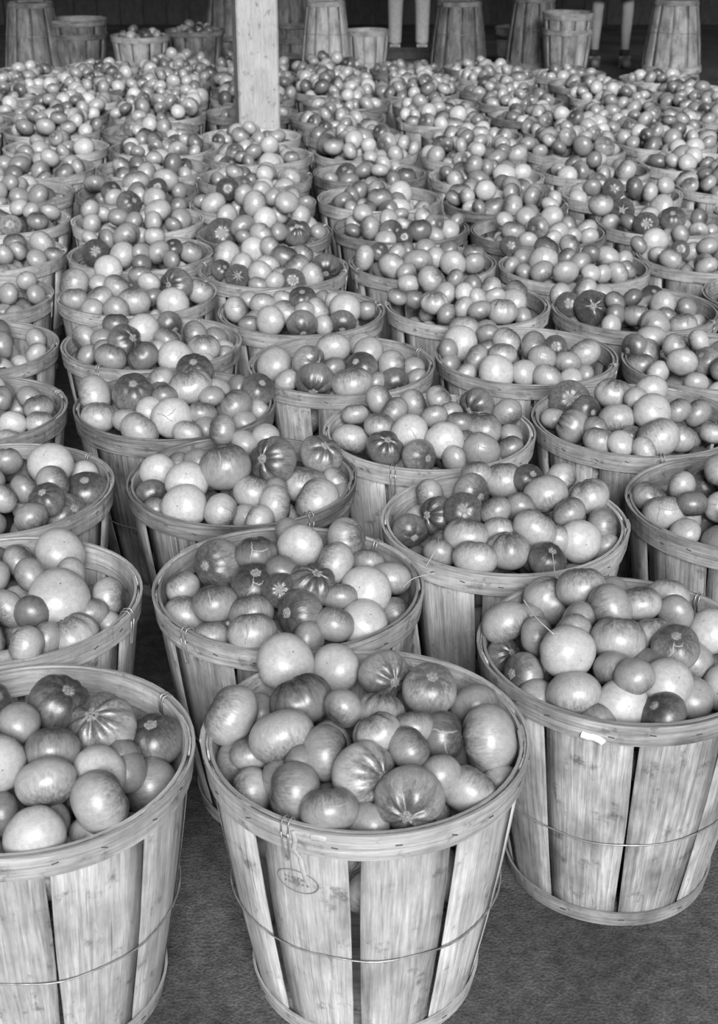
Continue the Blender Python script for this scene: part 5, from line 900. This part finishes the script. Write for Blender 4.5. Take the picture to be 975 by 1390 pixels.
allv = np.concatenate(STUFF['v'])
me = bpy.data.meshes.new('tomato_heaps')
me.from_pydata(allv.tolist(), [], STUFF['f'])
me.polygons.foreach_set('use_smooth', [True] * len(me.polygons))
for k in ('tone', 'pol'):
    a = me.attributes.new(k, 'FLOAT', 'POINT'); a.data.foreach_set('value', np.concatenate(STUFF[k]).astype(np.float32))
a = me.attributes.new('tst', 'FLOAT_VECTOR', 'POINT'); a.data.foreach_set('vector', np.concatenate(STUFF['tst']).astype(np.float32).ravel())
me.materials.append(M_TOM)
tag(obj('tomato_heap', me), 'thousands of tomatoes heaped in the farther baskets and deep in the near ones', 'tomatoes', None, 'stuff')
print('STUFF tris', len(me.polygons) * 2)
# low dark crate with slats
e = empty('slatted_crate', (0.345, 11.6, 0), (0, 0, 0), (1, 1, 1.45)); tag(e, 'low dark slatted crate on the floor in front of the pale trouser legs', 'crate')
mb = MB(); mb.box((0, 0, 0), (.50, .014, .040), bevel=.003); sl = mb.mesh('slat', M_BOARD)
for zz in (.025, .071, .117):
    obj('slat', sl, e, (0, -.16, zz)); obj('slat', sl, e, (0, .16, zz))
mb = MB(); mb.box((0, 0, .07), (.02, .32, .14), bevel=.003); ep = mb.mesh('end_panel', M_BOARD)
for s in (-1, 1): obj('end_panel', ep, e, (s * .24, 0, 0))
mb = MB(); mb.box((0, 0, .006), (.5, .33, .012)); obj('base_board', mb.mesh('base_board', M_BOARD), e)

# tin pail with bands
def lathe(name, prof_, mat, n=40):
    V = []; F = []
    for (r, z) in prof_:
        for i in range(n): a = 2 * math.pi * i / n; V.append((r * math.cos(a), r * math.sin(a), z))
    for j in range(len(prof_) - 1):
        for i in range(n):
            k = (i + 1) % n; F.append((j * n + i, j * n + k, (j + 1) * n + k, (j + 1) * n + i))
    return mesh_from(name, V, F, mat, True, {'wuv': np.array(V)})
e = empty('pail', (1.259, 11.9, 0)); tag(e, 'banded pail standing on the floor between the basket stacks', 'pail')
obj('body', lathe('body', [(0, .02), (.105, .02), (.11, 0), (.112, .02), (.148, .34), (.143, .34), (.107, .03), (0, .03)], M_TIN), e)
for z in (.10, .27):
    r = .112 + .036 * (z - .02) / .32
    obj('band', lathe('band', [(r + .001, z - .016), (r + .006, z - .014), (r + .0095, z + .014), (r + .005, z + .016)], M_STAPLE), e)
obj('lip', lathe('lip', [(.146, .335), (.153, .337), (.153, .345), (.146, .347), (.142, .342)], M_TIN), e)
mb = MB(); mb.tube([(.152 * math.cos(t), -.03 * math.sin(t), .33 - .16 * math.sin(t)) if 0 else (.152 * math.cos(t), -.155 * math.sin(t) * .98, .335 - .07 * math.sin(t)) for t in np.linspace(0, math.pi, 15)], .003)
obj('handle', mb.mesh('handle', M_WIRE, True), e)

# ---- people whose legs show along the back
def skin_body(name, joints, edges, mat):
    me = bpy.data.meshes.new(name); me.from_pydata([j[:3] for j in joints], edges, [])
    o = bpy.data.objects.new(name, me); COL.objects.link(o)
    md = o.modifiers.new('skin', 'SKIN')
    for i, j in enumerate(joints):
        r = j[3]; me.skin_vertices[0].data[i].radius = (r if not isinstance(r, tuple) else r[0], r if not isinstance(r, tuple) else r[1])
    me.skin_vertices[0].data[0].use_root = True
    sb = o.modifiers.new('sub', 'SUBSURF'); sb.levels = 2; sb.render_levels = 2
    dg = bpy.context.evaluated_depsgraph_get()
    m2 = bpy.data.meshes.new_from_object(o.evaluated_get(dg)); m2.name = name
    bpy.data.objects.remove(o, do_unlink=True)
    m2.materials.clear(); m2.materials.append(mat)
    m2.polygons.foreach_set('use_smooth', [True] * len(m2.polygons))
    return m2

def person(loc, rotz, stance, label, trousers, skirt):
    e = empty('person', loc, (0, 0, rotz)); tag(e, label, 'person')
    hx = stance / 2
    J = [(0, 0, .92, (.15, .10)), (0, 0, 1.10, (.13, .09)), (0, .01, 1.30, (.155, .10)), (0, .01, 1.40, (.12, .07)), (0, 0, 1.47, .05), (0, -.01, 1.55, .07), (0, -.015, 1.64, .085), (0, -.01, 1.70, .05)]
    E_ = [(0, 1), (1, 2), (2, 3), (3, 4), (4, 5), (5, 6), (6, 7)]
    for s in (-1, 1):
        b = len(J)
        J += [(s * .09, 0, .84, .085), (s * (hx + .08) / 2, -.005, .66, .07), (s * hx, -.01, .47, .052), (s * hx, .012, .34, .05), (s * hx, .012, .20, .038), (s * hx, .01, .085, .033), (s * hx, -.01, .045, .036), (s * (hx + .015), -.09, .03, .03)]
        E_ += [(0, b)] + [(b + q, b + q + 1) for q in range(7)]
        b = len(J)
        J += [(s * .18, .01, 1.36, .055), (s * .22, .02, 1.10, .042), (s * .22, -.04, .90, .033), (s * .22, -.06, .82, .03)]
        E_ += [(3, b), (b, b + 1), (b + 1, b + 2), (b + 2, b + 3)]
        hb = len(J) - 1
        for q in range(4):
            f0 = len(J); yy = -.085 + q * .02
            J += [(s * .222, yy, .775, .009), (s * .218, yy - .006, .735 - .006 * (1.5 - abs(q - 1.5)), .008)]
            E_ += [(hb, f0), (f0, f0 + 1)]
        f0 = len(J); J += [(s * .215, -.105, .80, .010), (s * .212, -.118, .765, .009)]; E_ += [(hb, f0), (f0, f0 + 1)]
    body = obj('body', skin_body('body', J, E_, M_SKIN), e)
    hm = skin_body('hair', [(0, .015, 1.66, .098), (0, .03, 1.72, .075), (0, .05, 1.60, .07)], [(0, 1), (0, 2)], M_HAIR); obj('hair', hm, e)
    # shoes and socks
    for s in (-1, 1):
        sm = skin_body('shoe', [(s * hx, .03, .045, .047), (s * hx, -.05, .042, .045), (s * (hx + .012), -.12, .034, .04), (s * hx, .012, .085, .044)], [(0, 1), (1, 2), (0, 3)], M_SHOE if not trousers else M_CLOTH_L)
        obj('shoe', sm, e)
        if not trousers:
            obj('sock', skin_body('sock', [(s * hx, .012, .07, .045), (s * hx, .012, .12, .046), (s * hx, .012, .155, .047)], [(0, 1), (1, 2)], M_SOCK), e)
    if trousers:
        JT = [(0, 0, .92, (.165, .115)), (0, 0, 1.02, (.16, .11))]; ET = [(0, 1)]
        for s in (-1, 1):
            b = len(JT)
            JT += [(s * .09, 0, .82, .10), (s * (hx + .08) / 2, 0, .64, .088), (s * hx, 0, .46, .074), (s * hx, .01, .28, .066), (s * hx, .012, .12, .062), (s * hx, .012, .09, .062)]
            ET += [(0, b)] + [(b + q, b + q + 1) for q in range(5)]
        obj('trousers', skin_body('trousers', JT, ET, M_CLOTH_L), e)
    if skirt:
        obj('skirt', lathe('skirt', [(.14, 1.0), (.19, .85), (.25, .58), (.255, .575), (.245, .58), (.18, .85), (.13, 1.0)], M_CLOTH_D, 32), e)
    obj('shirt', skin_body('shirt', [(0, 0, .98, (.16, .11)), (0, 0, 1.12, (.145, .105)), (0, .01, 1.30, (.17, .115)), (0, .01, 1.40, (.12, .08)), (.18, .01, 1.35, .068), (.21, .02, 1.20, .06), (-.18, .01, 1.35, .068), (-.21, .02, 1.20, .06)],
        [(0, 1), (1, 2), (2, 3), (3, 4), (4, 5), (3, 6), (6, 7)], M_CLOTH_D if skirt else M_CLOTH_L), e)
    return e
person((0.44, 12.95, 0), 0, .24, 'person standing behind the low dark crate, only pale trouser legs in view', True, False)
person((2.088, 12.1, 0), 0, .25, 'person with bare calves and dark socks standing at the back right', False, True)

# ------------------------------------------------------------------ small things
def rimpt(bn, ang, dz=0.0, dr=0.0):
    bx, by = BPOS[bn]; a = math.radians(-90 + ang); r = prof(0) + .003 + dr
    return np.array([bx + r * math.cos(a), by + r * math.sin(a), RIM + dz])
def straw(pts, r, label):
    pts = [np.array(p) for p in pts]
    # smooth with Catmull-Rom
    out = []
    P = [pts[0]] + pts + [pts[-1]]
    for i in range(1, len(P) - 2):
        for t in np.linspace(0, 1, 6, endpoint=False):
            a, b, c, d = P[i - 1:i + 3]
            out.append(.5 * ((2 * b) + (c - a) * t + (2 * a - 5 * b + 4 * c - d) * t * t + (3 * b - a - 3 * c + d) * t ** 3))
    out.append(pts[-1])
    mb = MB(); base = out[0].copy()
    mb.tube([p - base for p in out], r, 5)
    o = obj('straw', mb.mesh('straw', M_STRAW, True), None, base); tag(o, label, 'straw', 'loose straws caught in the baskets')
def back_pt(px, py, zz):
    u = (px - 487.5) / 1900; v = (650 - py) / 1900; c, s = math.cos(PITCH), math.sin(PITCH)
    d = np.array([u, c + v * s, -s + v * c]); t = (zz - CAMP[2]) / d[2]
    return CAMP + d * t
straw([back_pt(710, 813, RIM + .085), back_pt(728, 838, RIM + .082), back_pt(752, 861, RIM + .075)], .0011, 'straight straw lying across the tomatoes of the front right basket')
straw([back_pt(596, 727, RIM + .02), back_pt(592, 745, RIM + .03), back_pt(579, 768, RIM + .006)], .0008, 'bent straw curling over the rim of the basket behind front right')
straw([back_pt(750, 750, RIM + .03), back_pt(753, 775, RIM + .02), back_pt(754, 795, RIM - .01)], .0008, 'upright straw poking over the rim above the front right basket')
straw([back_pt(548, 797, RIM + .012), back_pt(562, 785, RIM + .022), back_pt(590, 778, RIM + .035)], .0008, 'thin straw sticking out sideways from the basket behind front centre')

# ink stamp on a stave of the front centre basket, and a paper scrap on the front right rim
A = BOBJ['A']
def on_stave(bn, ang, z, lift):
    a = math.radians(-90 + ang); r = prof(z) + .0016 + lift; bx, by = BPOS[bn]
    return np.array([bx + r * math.cos(a), by + r * math.sin(a), RIM + z])
def decal(name, bn, ang, z, strokes, w, mat, label, lift=.0006):
    V = []; F = []
    for st in strokes:
        P = []; N = []
        for (dx, dz) in st:
            an = ang + math.degrees(dx / .2); p = on_stave(bn, an, z + dz, lift if dz + z > -.045 else .0008); P.append(p)
            aa = math.radians(-90 + an); N.append(np.array([math.cos(aa), math.sin(aa), 0.0]))
        v_, f_ = ribbon(P, N, w, False); n = len(V); V += [q - N[0] * 0 for q in v_]; F += [tuple(i + n for i in f) for f in f_]
    bx, by = BPOS[bn]
    par = BOBJ[bn]
    V = [v - np.array([bx, by, 0]) for v in V]
    Mi = np.array(par.matrix_basis.to_3x3().inverted())
    me = mesh_from(name, [Mi @ v for v in V], F, mat, False)
    o = obj(name, me, par); o['label'] = label
    return o
el = [[(.028 * math.cos(t), .019 * math.sin(t)) for t in np.linspace(0, 2 * math.pi, 36)]]
gs = np.random.default_rng(5)
for row, zz in enumerate((.005, -.003)):
    for q in range(6):
        x0 = -.017 + q * .006
        el.append([(x0 + gs.uniform(-.001, .001), zz - .0025), (x0 + gs.uniform(-.001, .001), zz + .002)])
        el.append([(x0, zz + gs.uniform(-.002, .002)), (x0 + .003, zz + gs.uniform(-.002, .002))])
decal('ink_stamp', 'A', -25, -.098, el, .0007, M_INK, 'faded oval ink stamp')
decal('paper_scrap', 'J', -20, -.030, [[(-.016, .004), (-.008, .002), (0, .003), (.008, .0), (.012, -.004)]], .006, M_PAPER, 'torn white paper scrap on the rim', .0062)
decal('paper_scrap', 'A', -15, -.008, [[(-.009, 0), (0, .001), (.008, 0)]], .005, M_STRAW, 'pale paper scrap caught under the rim', .0062)
decal('twine', 'A', -24, -.02, [[(0, .016), (.002, .0), (-.001, -.016), (.004, -.034), (.006, -.055), (.010, -.075)]], .0035, M_STRAW, 'pale strip hanging from the rim', .0062)
